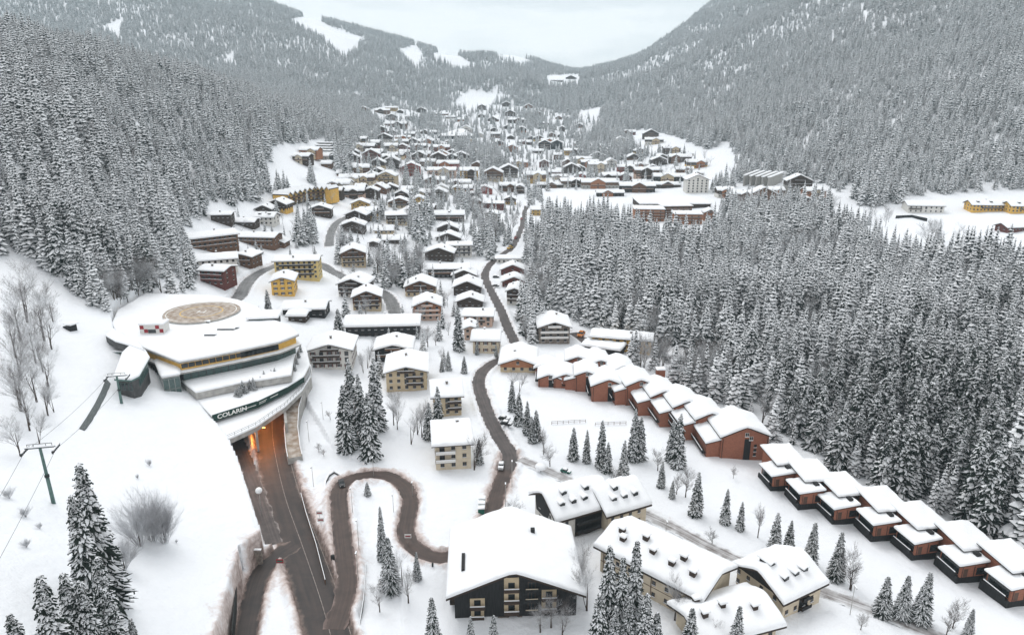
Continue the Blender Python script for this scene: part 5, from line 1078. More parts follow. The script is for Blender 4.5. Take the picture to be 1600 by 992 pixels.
car(797, 389, -28, 'paint_yellow', 'yellow truck driving up the village road', False, 1.5)
car(806, 373, -14, 'paint_red', 'red car behind the yellow truck on the village road', False, 1.2)
car(815, 343, -10, 'paint_red', 'red car at the far upper end of the village road', False, 1.2)
car(775, 434, 90, 'paint_black', 'dark parked car nearer the flat white garage', True); car(775, 448, 90, 'paint_black', 'dark parked car further down from the flat white garage', True)
car(917, 532, -20, 'paint_silver', 'silver car in front of the orange truck on the hotel drive', True); car(908, 525, -20, 'paint_orange', 'orange truck at the head of the hotel drive', False, 1.6)
car(884, 738, 60, 'paint_green', 'small green snow-covered vehicle beside the snowy lane', True, .8)
def street_lamp(px, py, h, label, globe=False):
    b = G(px, py); t = thing('street_lamp', label, 'street lamp', b, 0, 'street lamps'); mb = MB(); mb.tube((0,0,-.5), (0,0,h), .09, .06, 'grey_wall', 6); mb.build('pole', t)
    if globe: mb = MB(); mb.sphere((0,0,h+.75), .95, 'lamp_globe', 16, 10); mb.build('lamp_globe', t)
    else: mb = MB(); mb.box(-.15, .15, -1.0, .1, h-.05, h+.1, 'dark_steel'); mb.box(-.17, .17, -1.0, .1, h+.101, h+.2, 'roof_snow'); mb.build('lamp_head', t)
street_lamp(409, 804, 7.2, 'white globe lamp beside the dark lower road', True)
for a, b, h, lb in ((551,800,8,'lamp post inside the hairpin near its left leg'),(561,858,9,'lamp post between the hairpin legs, tallest of the inner ones'),(584,745,7,'lamp post at the top of the hairpin'),(560,905,8,'lamp post right of the road fork'),(615,800,6,'lamp post beside the right leg of the hairpin'),(800,760,9,'lamp post right of the road below the junction'),(483,690,8,'lamp post by the access ramp'),(490,760,7,'lamp post on the dirty snowbank right of the main road'),(1328,960,8,'lamp post beside the snowy lane at the lower right'),(1040,838,5,'lamp post left of the bare patch of the snowy lane'),(505,655,7,'lamp post on the snow right of the access ramp'),(645,775,5,'short lamp post at the outer edge of the hairpin'),(790,792,8,'lamp post where the road leaves the hairpin')):
    street_lamp(a, b, h, lb)
b = G(845, 738); t = thing('parasol', 'round snow-capped canopy on a post beside the snowy lane', 'canopy', b); mb = MB(); mb.tube((0,0,-.5),(0,0,2.2),.1,.1,'dark_steel',8); mb.build('post', t); mb = MB(); mb.sphere((0,0,2.2),1.9,'roof_snow',18,9,.55); mb.build('snow_cap', t)
def sign(px, py, h, label, c1='sign_white', c2='red_paint'):
    b = G(px, py); t = thing('road_sign', label, 'road sign', b); mb = MB(); mb.tube((0,0,-.3),(0,0,h),.05,.05,'grey_wall',5); mb.build('post', t); mb = MB(); mb.box(-.9,.9,-.06,-.0,h-.9,h+.3,c1); mb.box(-.7,.7,-.08,-.061,h-.5,h-.1,c2); mb.build('board', t)
sign(500, 812, 2.6, 'upper white and red direction board on the snowbank right of the main road'); sign(502, 822, 2.4, 'lower white and red direction board on the snowbank right of the main road'); sign(438, 884, 1.8, 'red and green sign at the tip of the side road', 'red_paint', 'paint_green'); sign(638, 848, 2.5, 'small red sign at the lower right bend of the hairpin')
for a, b, lb in ((520, 872, 'round dark manhole post standing in the snow between road and hairpin'), (676, 884, 'small dark bollard below the hairpin')):
    q = G(a, b); t = tag(MB().tube((0,0,-.4),(0,0,.9),.5 if a == 520 else .25,.5 if a == 520 else .25,'dark_steel',12).build('bollard', None, q), lb, 'bollard')
q = G(752, 800); t = thing('covered_bins', 'green recycling bins half buried in snow left of the road', 'bins', q)
for k in range(3): mb = MB(); mb.box(-.9, .9, k*2.6-.8, k*2.6+.8, -.2, 1.5, 'paint_green'); mb.build('bin', t); mb = MB(); snow_sheet(mb, lambda x, y: 1.51, -1, 1, k*2.6-.9, k*2.6+.9, .4); mb.build('snow_cap', t)
q = G(104, 515); t = thing('slope_hut', 'tiny dark hut opening in the upper ski slope', 'hut', q, R(-20)); mb = MB(); mb.prism([(-1.8,0),(1.8,0),(1.8,3),(-1.8,3)], [-1.5]*4, [1.0,1.6,1.6,1.0], 'black_timber'); mb.build('wall', t); mb = MB(); snow_sheet(mb, lambda x, y: 1.62, -2, 2, .3, 4, .6); mb.build('snow_cover', t)

# ---------------------------------------------------------------- trees
class Buf:
    def __init__(s): s.v = []; s.f = []; s.m = []; s.n = 0
    def add(s, v, f, m): s.v.append(np.asarray(v, float).reshape(-1, 3)); f = np.asarray(f, int) + s.n; s.f.append(f); s.m.append(np.full(len(f), m)); s.n += len(s.v[-1])
    def mesh(s, name, mats):
        v = np.concatenate(s.v).astype(np.float32); f = np.concatenate(s.f).astype(np.int32); m = np.concatenate(s.m).astype(np.int32)
        me = bpy.data.meshes.new(name); me.vertices.add(len(v)); me.vertices.foreach_set('co', v.ravel()); k = f.shape[1]
        me.loops.add(f.size); me.loops.foreach_set('vertex_index', f.ravel()); me.polygons.add(len(f)); me.polygons.foreach_set('loop_start', np.arange(0, f.size, k, dtype=np.int32))
        for a in mats: me.materials.append(MATS[a])
        me.polygons.foreach_set('material_index', m); me.polygons.foreach_set('use_smooth', np.zeros(len(f), bool)); me.update(); me.validate(); return me
def spruce_crown(seed, levels, per, frosted, width=.15, seg=4, gaps=.1, twigs=True, wmax=.035):
    """unit height (1 m = whole tree); boughs droop, each carries a ridge of snow on dark needles"""
    g = np.random.default_rng(seed); B = Buf()
    zs = np.linspace(.05, .985, levels)
    for li, z in enumerate(zs):
        t = 1 - z; prof = width * (t**.82) * (1.0 if t < .85 else 1 - (t-.85)*1.5) + .006
        n = max(4, int(per * (.55 + .6*t**.6))); ph0 = g.random()*6.3
        for k in range(n):
            if g.random() < gaps: continue
            ph = ph0 + 2*math.pi*(k + .5*(g.random()-.5))/n; Lb = prof*(.72 + .5*g.random()); z0 = z + (g.random()-.5)*.6/levels
            droop = .35 + .55*g.random() - .25*(z > .85); ca, sa_ = math.cos(ph), math.sin(ph); wd = min(.30*Lb + .006, wmax)*(.8+.5*g.random())
            us = np.linspace(0, 1, seg+1); r = us*Lb; dz = -droop*r*(.35 + .8*us) + .22*Lb*np.maximum(us-.72, 0)**1.0*(1+us)
            cur = (g.random()-.5)*.5*Lb
            w = wd*np.sin(np.pi*np.clip(us*.86+.14, 0, 1))**.7; w[-1] = 0; w = w*(1 + .35*(g.random(seg+1)-.5))
            lat = cur*us**2
            def P3(r_, l_, h_): return np.stack([ca*r_ - sa_*l_, sa_*r_ + ca*l_, h_], 1)
            dp = .85*w
            c = P3(r, lat, z0+dz); a = P3(r - .3*w, lat - w*1.15, z0+dz-dp*(1+.3*g.random())); b_ = P3(r - .3*w, lat + w*1.15, z0+dz-dp*(1+.3*g.random()))
            V = np.concatenate([a, c, b_]); S = seg+1; F_ = [(i, i+1, S+i+1, S+i) for i in range(seg)] + [(S+i, S+i+1, 2*S+i+1, 2*S+i) for i in range(seg)]
            B.add(V, F_, 0)
            if twigs:  # side sprays, ragged outline, some of them white
                for q in range(2):
                    u = .3 + .6*g.random(); i0 = np.interp(u, us, r); l0 = np.interp(u, us, lat); h0 = np.interp(u, us, dz) + z0; s = 1 if q else -1; tl = wd*(1.0+.7*g.random())
                    p0 = P3(np.array([i0-.2*tl, i0+.3*tl, i0+.8*tl, i0+.5*tl]), np.array([l0, l0, l0+s*tl*.8, l0+s*tl*1.05]), np.array([h0, h0, h0-.45*tl, h0-.7*tl])); B.add(p0, [(0,1,2,3)], 0)
                    if g.random() < frosted*.8: p0 = p0 + np.array([0, 0, .18*tl]); p0[3] = p0[3]*.4 + p0[2]*.6; B.add(p0, [(0,1,2,3)], 1)
            fr = frosted*(.75+.5*g.random())
            if g.random() < .25 + frosted*.9:
                st, en = .12+.1*g.random(), .82 + .18*g.random(); uu = np.linspace(st, en, seg+1); rr = np.interp(uu, us, r); ll = np.interp(uu, us, lat); hh = np.interp(uu, us, dz)+z0; ww = np.interp(uu, us, w)*(.50+.60*fr)*(1+.4*(g.random(seg+1)-.5)); ww[-1] *= .3
                tk = .006 + .25*ww
                c = P3(rr, ll, hh + tk); a = P3(rr-.2*ww, ll-ww, hh-.42*ww+.001); b_ = P3(rr-.2*ww, ll+ww, hh-.42*ww+.001)
                V = np.concatenate([a, c, b_]); B.add(V, F_, 1)
    # dark core so that the crown is not see-through down the middle
    n = 7; core = []; 
    for j, (z, rr) in enumerate(((.06, width*.28), (.35, width*.26), (.7, width*.13), (.97, .002))):
        for k in range(n): core.append((rr*math.cos(2*math.pi*k/n+j), rr*math.sin(2*math.pi*k/n+j), z))
    B.add(core, [(j*n+k, j*n+(k+1) % n, (j+1)*n+(k+1) % n, (j+1)*n+k) for j in range(3) for k in range(n)], 0)
    return B
def trunk_buf(B, r=.013, top=.9, m=2):
    n = 6; B.add([(rr*math.cos(2*math.pi*k/n), rr*math.sin(2*math.pi*k/n), z) for z, rr in ((-.06, r*1.25), (.05, r), (top, r*.2)) for k in range(n)], [(j*n+k, j*n+(k+1) % n, (j+1)*n+(k+1) % n, (j+1)*n+k) for j in range(2) for k in range(n)], m)
def bare_tree(seed, depth=4, spread=.55, kids=4, h=1.0):
    g = np.random.default_rng(seed); B = Buf()
    def tube(p0, p1, r0, r1, n=3):
        d = p1-p0; d /= np.linalg.norm(d)+1e-9; a = np.cross(d, [.3,.2,1 if abs(d[2]) < .9 else 0]); a[0] += 1e-6; a /= np.linalg.norm(a); b = np.cross(d, a); ang = np.arange(n)*2*math.pi/n
        V = np.concatenate([p + r*(np.cos(ang)[:,None]*a + np.sin(ang)[:,None]*b) for p, r in ((p0, r0), (p1, r1))]); B.add(V, [(k, (k+1) % n, n+(k+1) % n, n+k) for k in range(n)], 0 if r0 < .004 else 1)
    def grow(p, d, L_, r, lv):
        n = 3 if lv else 5; q = p
        for i in range(n):
            d2 = d + g.normal(0, .16, 3); d2[2] += .05; d2 /= np.linalg.norm(d2); q2 = q + d2*L_/n; r2 = r*(1 - .62*(i+1)/n); tube(q, q2, r*(1-.62*i/n), r2, 5 if lv == 0 else 3)
            if lv < depth:
                for _ in range(kids if lv else kids-1):
                    if lv == 0 and i < 1: continue
                    a = g.random()*6.3; dd = d2*(1.0) + np.array([math.cos(a), math.sin(a), .1])*(spread + .35*g.random())*(1.2 if lv == 0 else 1); dd /= np.linalg.norm(dd); grow(q2, dd, L_*(.42+.2*g.random()), max(r2*.55, .0013), lv+1)
            q = q2; d = d2
    grow(np.array([0., 0, -.02]), np.array([0., 0, 1.]), .8*h, .016, 0)
    zt = max(v[:, 2].max() for v in B.v); rt = max(np.abs(v[:, :2]).max() for v in B.v); k = np.array([min(1/zt, .36/rt)]*2 + [1/zt]); B.v = [v*k for v in B.v]; return B
NM, FM = ['needles', 'tree_snow', 'bark'], ['frosted_needles', 'tree_snow', 'bark']
HI = [spruce_crown(s, 42, 12, f, w, 4, .10, True, .022).mesh('spruce_crown', NM) for s, f, w in ((1,.62,.16),(2,.7,.14),(3,.55,.18),(4,.72,.15),(5,.62,.14))]
XH = [spruce_crown(s, 62, 15, f, w, 4, .10, True, .0135).mesh('spruce_crown', NM) for s, f, w in ((51,.62,.155),(52,.7,.14),(53,.6,.17))]
MD = [spruce_crown(20+s, 25, 9, f, w, 3).mesh('spruce_crown', FM if f > .8 else NM) for s, f, w in ((1,.8,.16),(2,.95,.155),(3,.7,.18),(4,.9,.14),(5,.85,.17))]
tb = Buf(); trunk_buf(tb, .013, .93, 0); TRUNK = tb.mesh('spruce_trunk', ['bark'])
BARE = []
for s in (1, 2, 3):
    b_ = bare_tree(s, 3, .6, 4); BARE.append(b_)
BAREM = [b.mesh('bare_crown', ['frosted_twigs', 'bark']) for b in BARE] ; DARKM = [b.mesh('bare_crown', ['bare_twigs', 'bark']) for b in BARE]
bush = Buf(); gb = np.random.default_rng(3)
for k in range(26):
    b_ = bare_tree(60+k, 2, .45, 5); V = np.concatenate(b_.v); a_ = gb.random()*6.28; tl = .05+.62*gb.random(); hh_ = .65+.35*gb.random(); V = V*[.8, .8, 1]*hh_
    V = np.stack([V[:,0] + math.cos(a_)*(V[:,2]*tl + .05), V[:,1] + math.sin(a_)*(V[:,2]*tl + .05), V[:,2]], 1); bush.add(V, np.concatenate(b_.f), 0)
FF = []; o_ = 0
BUSHM = bush.mesh('bush_twigs', ['frosted_bush', 'bark'])
tb = Buf(); trunk_buf(tb, .016, .5, 0); BTRUNK = tb.mesh('bare_trunk', ['bark'])
def put_tree(kind, X, Y, h, label, group=None, hi=False, wid=1., seedk=0, zz=None):
    z = float(grid_h(X, Y)) if zz is None else zz; g = np.random.default_rng(int(abs(X)*131 + Y*17) % 99991)
    if kind == 'spruce': nm, cm, tm, cat = 'spruce_tree', XH[int(g.integers(3))] if (hi and Y < 158) else (HI if hi else MD)[int(g.integers(5))], TRUNK, 'spruce'
    elif kind == 'frost': nm, cm, tm, cat = 'bare_tree', BAREM[int(g.integers(3))], BTRUNK, 'bare tree'
    elif kind == 'dark': nm, cm, tm, cat = 'bare_tree', DARKM[int(g.integers(3))], BTRUNK, 'bare tree'
    else: nm, cm, tm, cat = 'bush', BUSHM, BTRUNK, 'bush'
    t = thing(nm, label, cat, (X, Y, z), float(g.random()*6.3), group); s = (h*wid, h*wid, h)
    c = obj('crown', cm, t); c.scale = s; c2 = obj('trunk', tm, t); c2.scale = s
    c['kind'] = 'thing'
    return t
def top_at(px, py, h): q = march(px, py, grid_h, h); return q if q else None
def place(kind, lst, fmt, group=None, hi=False):
    lst = sorted(lst); n = len(lst)
    for i, q in enumerate(lst):
        px, py, h = q[:3]; wid = q[3] if len(q) > 3 else 1.; xy = top_at(px, py, h)
        if xy is None: continue
        o_ = ordinal(i, n); put_tree(kind, xy[0], xy[1], h, fmt.format(o=o_) , group, hi, wid); HAND.append((xy[0], xy[1]))
HAND = []
place('spruce', [(122,722,31,1.0),(110,772,27,1.0),(60,897,24,1.1),(97,893,22,1.1),(163,918,20,1.1),(203,965,13,1.1),(14,957,16,1.2),(122,905,22,1.1),(150,868,24,1.0)], '{o} of the tall snow-streaked spruces in the lower left corner', 'lower left corner spruces', True)
place('spruce', [(543,560,29,1.0),(558,583,26,1.0),(582,558,28,1.0),(573,612,24,1.0),(534,600,24,1.)], '{o} of five tall spruces standing beside the big white chalet', 'five tall spruces', True)
place('spruce', [(593,790,16,.7),(605,838,15,1.2),(650,862,8,1.1)], '{o} of the spruces standing between the hairpin legs and the fork', None, True)
place('spruce', [(573,753,4.5,1.8)], 'tiny lone spruce under the top of the hairpin', None, True)
place('spruce', [(674,932,15,1.1),(735,962,9,1.2),(771,960,9,1.2)], '{o} of three spruces in front of the big black chalet', None, True)
place('spruce', [(954,850,27,.9),(975,868,25,.85),(996,842,27,.9),(938,925,20,1.1),(1012,925,20,1.1),(1028,955,15,1.2),(1083,948,14,1.2),(1157,945,14,1.1),(985,930,18,1.1),(962,945,17,1.1)], '{o} of the spruces crowding before the long cream building', 'spruces before the long cream building', True)
place('spruce', [(683,603,18,1.1),(669,628,14,1.3)], '{o} spruce beside the half hidden brown and ochre chalet', None, True)
place('spruce', [(715,477,22,1.1)], 'tall dark lone spruce between the salmon chalet and the beige house', None, True)
place('spruce', [(527,482,17,1.3)], 'lone spruce in front of the very long black building', None, True)
place('spruce', [(416,452,19,1.1),(404,478,12,1.1)], '{o} of two spruces at the corner of the helipad roof', None, True)
place('spruce', [(700,548,9,1.3),(725,556,8,1.5),(713,595,5,1.5),(690,560,6,1.3)], '{o} small spruce on the snow left of the main bend', None, True)
place('spruce', [(745,532,7,1.2),(775,538,6,1.3)], '{o} small spruce at the front of the beige two-storey house', None, True)
place('spruce', [(800,593,13,1.1),(811,612,13,1.2),(824,626,13,1.1),(838,640,12,1.2),(831,650,10,1.2)], '{o} of the spruces lining the bank right of the main bend', 'bank spruces', True)
place('spruce', [(897,667,12,1.1),(918,671,12,1.0),(942,656,17,1.0),(951,690,11,1.1),(977,687,13,1.1),(994,638,19,1.0),(1003,650,16,1.0),(1054,655,15,1.1),(1065,645,19,1.0)], '{o} of the spruces on the meadow before the upper brick row', 'meadow spruces before the brick row', True)
place('spruce', [(1036,720,9,1.2),(1052,750,6,1.3),(1093,737,14,1.2),(1138,763,11,1.1),(1161,783,9,1.1),(1217,800,12,1.2),(1238,812,10,1.1),(1275,815,13,1.3),(1317,830,14,1.2)], '{o} of the spruces in the line above the snowy lane', 'lane spruces', True)
place('spruce', [(1389,900,11,1.5),(1421,898,12,1.3),(1455,893,14,1.2),(1443,915,9,1.4),(1522,950,8,1.3)], '{o} of the dark spruces near the lower right corner', 'lower right spruces', True)
place('frost', [(10,430,24),(35,470,22),(50,500,18),(12,500,20),(38,540,18),(70,440,16),(15,640,13),(50,640,10),(60,580,14),(20,398,26),(48,432,24),(5,470,20),(65,470,18),(22,560,20),(60,530,16),(30,600,14),(5,520,24),(75,600,9)], '{o} of the frosted leafless trees at the left picture edge', 'frosted trees at the left edge')
place('bush', [(225,762,14,1.0),(245,772,13,1.0),(205,775,13,.9)], '{o} of the big leafless bushes standing on the ski slope', 'slope bushes')
place('bush', [(185,838,8,1.1)], 'smaller leafless bush below the big ones on the ski slope')
place('dark', [(740,668,15,1.0)], 'leafless tree at the right corner of the cream three-storey house')
place('spruce', [(748,685,9,1.2)], 'dark spruce hugging the right corner of the cream three-storey house', None, True)
place('dark', [(806,772,10,1.1)], 'dark leafless tree left of the white and black hotel')
place('frost', [(845,935,9,1.2),(862,928,9,1.3),(880,938,10,1.2)], '{o} of the frosted trees at the right front of the big black chalet', 'frosted trees by the black chalet')
place('frost', [(905,850,14,1.1),(920,868,15,1.),(1060,900,12,1.),(1075,925,10,1.),(1120,955,9,1.)], '{o} of the frosted trees along the long cream building', 'frosted trees along the long building')
place('frost', [(625,850,12,1.),(635,880,11,1.),(590,905,9,1.)], '{o} of the frosted trees between fork and big black chalet', 'frosted trees by the fork')
place('dark', [(1075,730,10,1.1),(1060,735,8,1.),(1190,790,10,.9),(1340,850,13,.9),(1336,885,7,1.1),(1148,725,5,1.),(860,690,9,1.1),(850,668,10,1.),(960,725,8,1.2),(1030,700,8,1.2),(1115,825,5,1.5),(1350,955,5,1.3),(1500,930,9,1.),(1488,950,8,1.)], '{o} of the leafless trees on the right-hand snow fields', 'leafless trees on the right fields')
place('frost', [(640,640,13,1.),(650,622,14,1.),(657,630,13,1.),(612,605,15,.9),(618,615,14,.8)], '{o} of the frosted trees beside the brown and ochre chalet', 'frosted trees mid left')
place('frost', [(700,500,8,1.),(680,512,9,1.),(690,540,8,1.),(610,535,9,1.),(572,535,12,.9),(565,545,11,.9),(1000,600,8,1.),(800,575,9,1.3),(812,580,9,1.2)], '{o} of the small frosted trees scattered among the central chalets', 'small frosted trees')
place('dark', [(497,692,3.5,1.6),(515,640,4,1.3),(505,700,3,1.5)], '{o} small leafless shrub on the snow right of the access ramp', 'shrubs')
place('bush', [(232,716,2.2),(36,790,2.8),(38,840,2.2),(60,815,1.6),(180,880,2.),(10,760,3),(214,740,1.4),(275,842,1.)], '{o} of the tiny twig tufts poking out of the ski slope snow', 'twig tufts on the slope')
# low firs along the lower terrace
for i, (a, b) in enumerate([(369+k*5.6, 613-k*2.6+(k % 2)*3) for k in range(13)]):
    q = P(a, b+7, 13.0); put_tree('spruce', q.x, q.y, 3.6+.8*(i % 3), f'{ordinal(i, 13)} of the little potted firs along the lower terrace', 'terrace firs', False, 1.7, zz=13.0)
for i, (a, b) in enumerate([(461,580),(464,570),(467,560),(470,551)]):
    q = P(a, b, 13.0); put_tree('spruce', q.x, q.y, 4.0, f'{ordinal(i, 4)} of the little firs at the right end of the terrace', 'terrace firs', False, 1.3, zz=13.0)

# --- woods: positions over the ground, tested against outlines of the clearings
UPPER = [(-900,-900),(-900,385),(30,398),(100,440),(150,487),(178,487),(215,468),(300,455),(312,430),(292,400),(286,365),(330,330),(400,316),(420,300),(415,240),(450,224),(520,222),(548,232),(590,222),(600,198),(560,178),(600,166),(700,170),(760,163),(850,170),(930,190),(955,215),(1000,203),(1050,212),(1110,236),(1128,300),(1170,282),(1225,285),(1240,278),(1300,296),(1350,322),(1390,326),(1420,306),(1500,302),(1600,296),(2600,280),(2600,-900)]
VALLEY = [(850,352),(900,356),(950,345),(985,362),(1000,380),(1100,376),(1130,330),(1240,325),(1300,345),(1390,400),(1470,420),(1600,418),(2600,430),(2600,1300),(1700,940),(1560,862),(1500,838),(1440,805),(1330,752),(1250,718),(1205,700),(1195,680),(1130,635),(1080,606),(1120,600),(1140,590),(1130,575),(1090,570),(1060,555),(1010,550),(930,515),(900,512),(880,492),(870,475),(850,440),(845,400)]
MID = [[(905,215),(940,192),(985,216),(998,236),(960,262),(925,262),(900,240)],[(880,196),(905,180),(920,205),(895,225)],[(640,186),(690,180),(690,208),(655,206)],[(690,226),(760,230),(800,262),(770,272),(735,258)],[(812,180),(850,184),(860,200),(828,206)],[(520,236),(560,236),(560,270),(530,285)]]
CLEAR = [[(450,32),(490,22),(510,40),(575,62),(540,92),(500,60)],[(152,46),(195,26),(188,60),(170,52)],[(622,78),(650,70),(660,84),(655,110),(640,100)],[(672,85),(700,78),(742,102),(720,110),(690,98)],[(765,85),(800,82),(835,98),(815,104),(780,92)],[(350,95),(365,80),(368,100),(352,105)],[(1104,235),(1140,222),(1150,262),(1128,300),(1104,262)],[(905,175),(950,165),(920,215),(880,215)],
 [(225,255),(240,255),(245,285),(228,290)],[(855,118),(905,116),(905,132),(855,134)],[(735,140),(800,150),(760,168),(700,168)],[(460,232),(520,222),(528,252),(470,258)],[(1340,12),(1362,22),(1352,36)],[(1290,8),(1300,0),(1260,30),(1250,40)]]
def sample(n, y0, y1, s0, s1, spacing):
    """one point per cell of a jittered grid"""
    xs = np.arange(s0*y1, s1*y1, spacing); yy = np.arange(y0, y1, spacing); X, Y = np.meshgrid(xs, yy); X = X + rng.uniform(-.48, .48, X.shape)*spacing; Y = Y + rng.uniform(-.48, .48, Y.shape)*spacing
    m = (X/Y > s0) & (X/Y < s1) & (Y > y0) & (Y < y1); return X[m], Y[m]
AX, AY, AH, AK, AW = [], [], [], [], []
for y0, y1, sp, hm in ((140, 330, 6.1, 26), (330, 560, 6.3, 26), (560, 900, 6.7, 25), (900, 1500, 7.6, 24), (1500, 2300, 8.9, 24), (2300, 3700, 10.8, 24)):
    X, Y = sample(0, y0, y1, -.90, .90, sp); Z = grid_h(X, Y); px, py, _ = proj(X, Y, Z)
    m = in_poly(px, py, UPPER) | in_poly(px, py, VALLEY)
    for c in MID: m |= in_poly(px, py, c) & (rng.random(len(X)) < .6)
    for c in CLEAR: m &= ~in_poly(px, py, c)
    m &= (px > -160) & (px < 1760) & (py < 1150) & (py > -60)
    m &= (vnoise(X/60+3, Y/60, 1) > -.46) & (vnoise(X/17, Y/17, 0) > -.33) & (vnoise(X/9+5, Y/9, 2) > -.40)
    X, Y, Z, px = X[m], Y[m], Z[m], px[m]
    k = rng.random(len(X)); h = hm*np.clip(.42 + .72*rng.random(len(X))**.75 + .45*vnoise(X/40, Y/40, 2), .3, 1.35)
    # hidden behind a crest?
    pxx = 800 + F*X/(Y*CP + (CZ-grid_h(X, Y))*SP); rightside = np.clip((pxx-850)/200, 0, 1)*(Y > 450)
    kind = np.where(vnoise(X/35, Y/35, 0)*.8 + k*.6 > .42 - .22*rightside, 1, 0); kind = np.where((rng.random(len(X)) < .05 + .22*rightside*(vnoise(X/45, Y/45, 3) > -.05)), 2, kind)
    h = np.where(kind == 2, h*.72, h)
    AX.append(X); AY.append(Y); AH.append(h); AK.append(kind)
AX, AY, AH, AK = map(np.concatenate, (AX, AY, AH, AK))
# terrain horizon test
el = (GZ - CZ)/GY; hor = np.maximum.accumulate(el, axis=0)
vi = np.clip(np.interp(AY, ys, np.arange(nY)).astype(int) - 2, 0, nY-1); ui = np.clip(np.interp(AX/AY, ss, np.arange(nS)).astype(int), 0, nS-1)
keep = (grid_h(AX, AY) + AH + 3 - CZ)/AY > hor[vi, ui]
AX, AY, AH, AK = AX[keep], AY[keep], AH[keep], AK[keep]
# groves inside the village: centre px, radius px, count, height, share of frosted leafless trees
GROVES = [('on the bank above the zigzag bend of the upper street',482,372,22,16,14,17,.1),('left of the beige apartment house',530,400,14,12,8,17,.5),('in the frosted grove of the village centre',620,425,42,26,42,15,.65),('in the spruce clump of the village centre',655,352,22,32,26,20,.1),('right of the spruce clump',668,300,24,24,24,18,.1),
 ('in front of the mustard hotel',735,320,22,20,20,19,.15),('left of the village road before its upper bend',760,385,20,24,22,19,.1),('beside the cars on the village road',787,372,12,12,8,17,.1),('between village road and beige stone chalet',830,500,22,34,26,17,.15),('below the brown-gabled white chalet',850,470,28,22,26,18,.15),
 ('right of the upper village road',838,392,22,36,30,20,.1),('behind the upper end of the village road',832,318,14,14,10,18,.1),('around the mustard hut',860,368,26,14,14,19,.2),('left of the dark red house',742,345,12,22,10,16,.3),('in the wood behind the tan hotel',780,262,26,8,26,17,.1),('in the wood below the wedge hall',752,250,26,12,24,16,.3),('right of the wedge hall',815,204,14,12,12,16,.1),('on the slope left of the wedge hall',688,205,12,8,12,15,.1),
 ('in front of the stepped garages',488,287,7,6,5,17,0),('on the snowfield left of the zigzag hotel',440,303,14,8,12,16,0),('behind the white five-storey hotel',1128,295,16,14,20,17,0),('left of the white five-storey hotel',1060,285,4,10,2,14,0),('below the group of far right chalets',1290,330,14,9,8,17,.3),('on the right meadow edge',1370,345,22,14,12,14,.7),('above the far right meadow',1480,395,50,22,12,16,.8),
 ('between the far chalets of the valley head',845,205,26,14,14,15,.1),('along the head of the valley',740,196,20,6,9,15,0),('left of the black double gables',770,232,22,8,14,14,.3),('under the left spruce slope',215,455,22,8,14,14,.8),('behind the helipad roof',190,470,12,6,8,12,.9),('beside the pink row',640,300,10,12,8,16,.3),('left of the beige chalet',590,330,12,16,8,15,.3),
 ('behind the brick rows',1090,600,48,16,26,16,.3),('behind the yellow row house',1010,570,30,10,12,14,.5),('near the far red house',570,262,10,9,8,15,.2),('in the gardens above the long black building',690,385,10,5,3,10,.4),('among the roofs of the middle village',700,258,60,12,16,12,.5),('among the roofs right of the middle village',980,262,60,12,14,12,.4),('among the roofs below the mustard hotel',700,330,40,14,8,12,.4),('on the upper left of the village',560,215,40,12,10,14,.1)]
CL = []
for gi, (lab, cx, cy, rx, ry, n, h, fr) in enumerate(GROVES):
    for k in range(n):
        a, rr = rng.random()*6.283, math.sqrt(rng.random()); q = march(cx+rx*rr*math.cos(a), cy+ry*rr*math.sin(a)+2, grid_h)
        if q is None: continue
        CL.append((q[0], q[1], h*1.15*(.7+.5*rng.random()), 2 if rng.random() < fr else 0, gi))
GARD = [('in the gardens of the middle village', [(520,400),(560,330),(640,285),(800,285),(815,330),(760,400),(745,560),(600,600),(540,500)], 13.5, 12), ('in the gardens of the upper village', [(540,300),(560,230),(620,170),(900,175),(1000,230),(1110,255),(1100,290),(830,300)], 14.5, 18), ('in the gardens left of the upper street', [(330,420),(340,350),(420,330),(530,310),(515,350),(480,440)], 13., 13), ('in the gardens right of the village', [(1110,320),(1180,300),(1300,310),(1300,340),(1150,345)], 13., 16)]
for lab, poly, sp_, h_m in GARD:
    GROVES.append((lab,)); X, Y = sample(0, 230, 2300, -.8, .8, sp_); px, py, _ = proj(X, Y, grid_h(X, Y)); m = in_poly(px, py, poly) & (rng.random(len(X)) < .8); gi = len(GROVES)-1
    for x, y in zip(X[m], Y[m]): CL.append((x, y, h_m*(.45+.8*rng.random()), 2 if rng.random() < .35 else 0, gi))
AX = np.concatenate([AX, [c[0] for c in CL]]); AY = np.concatenate([AY, [c[1] for c in CL]]); AH = np.concatenate([AH, [c[2] for c in CL]]); AK = np.concatenate([AK, [c[3] for c in CL]]).astype(int)
AG = np.concatenate([np.full(len(AX)-len(CL), -1), [c[4] for c in CL]]).astype(int)
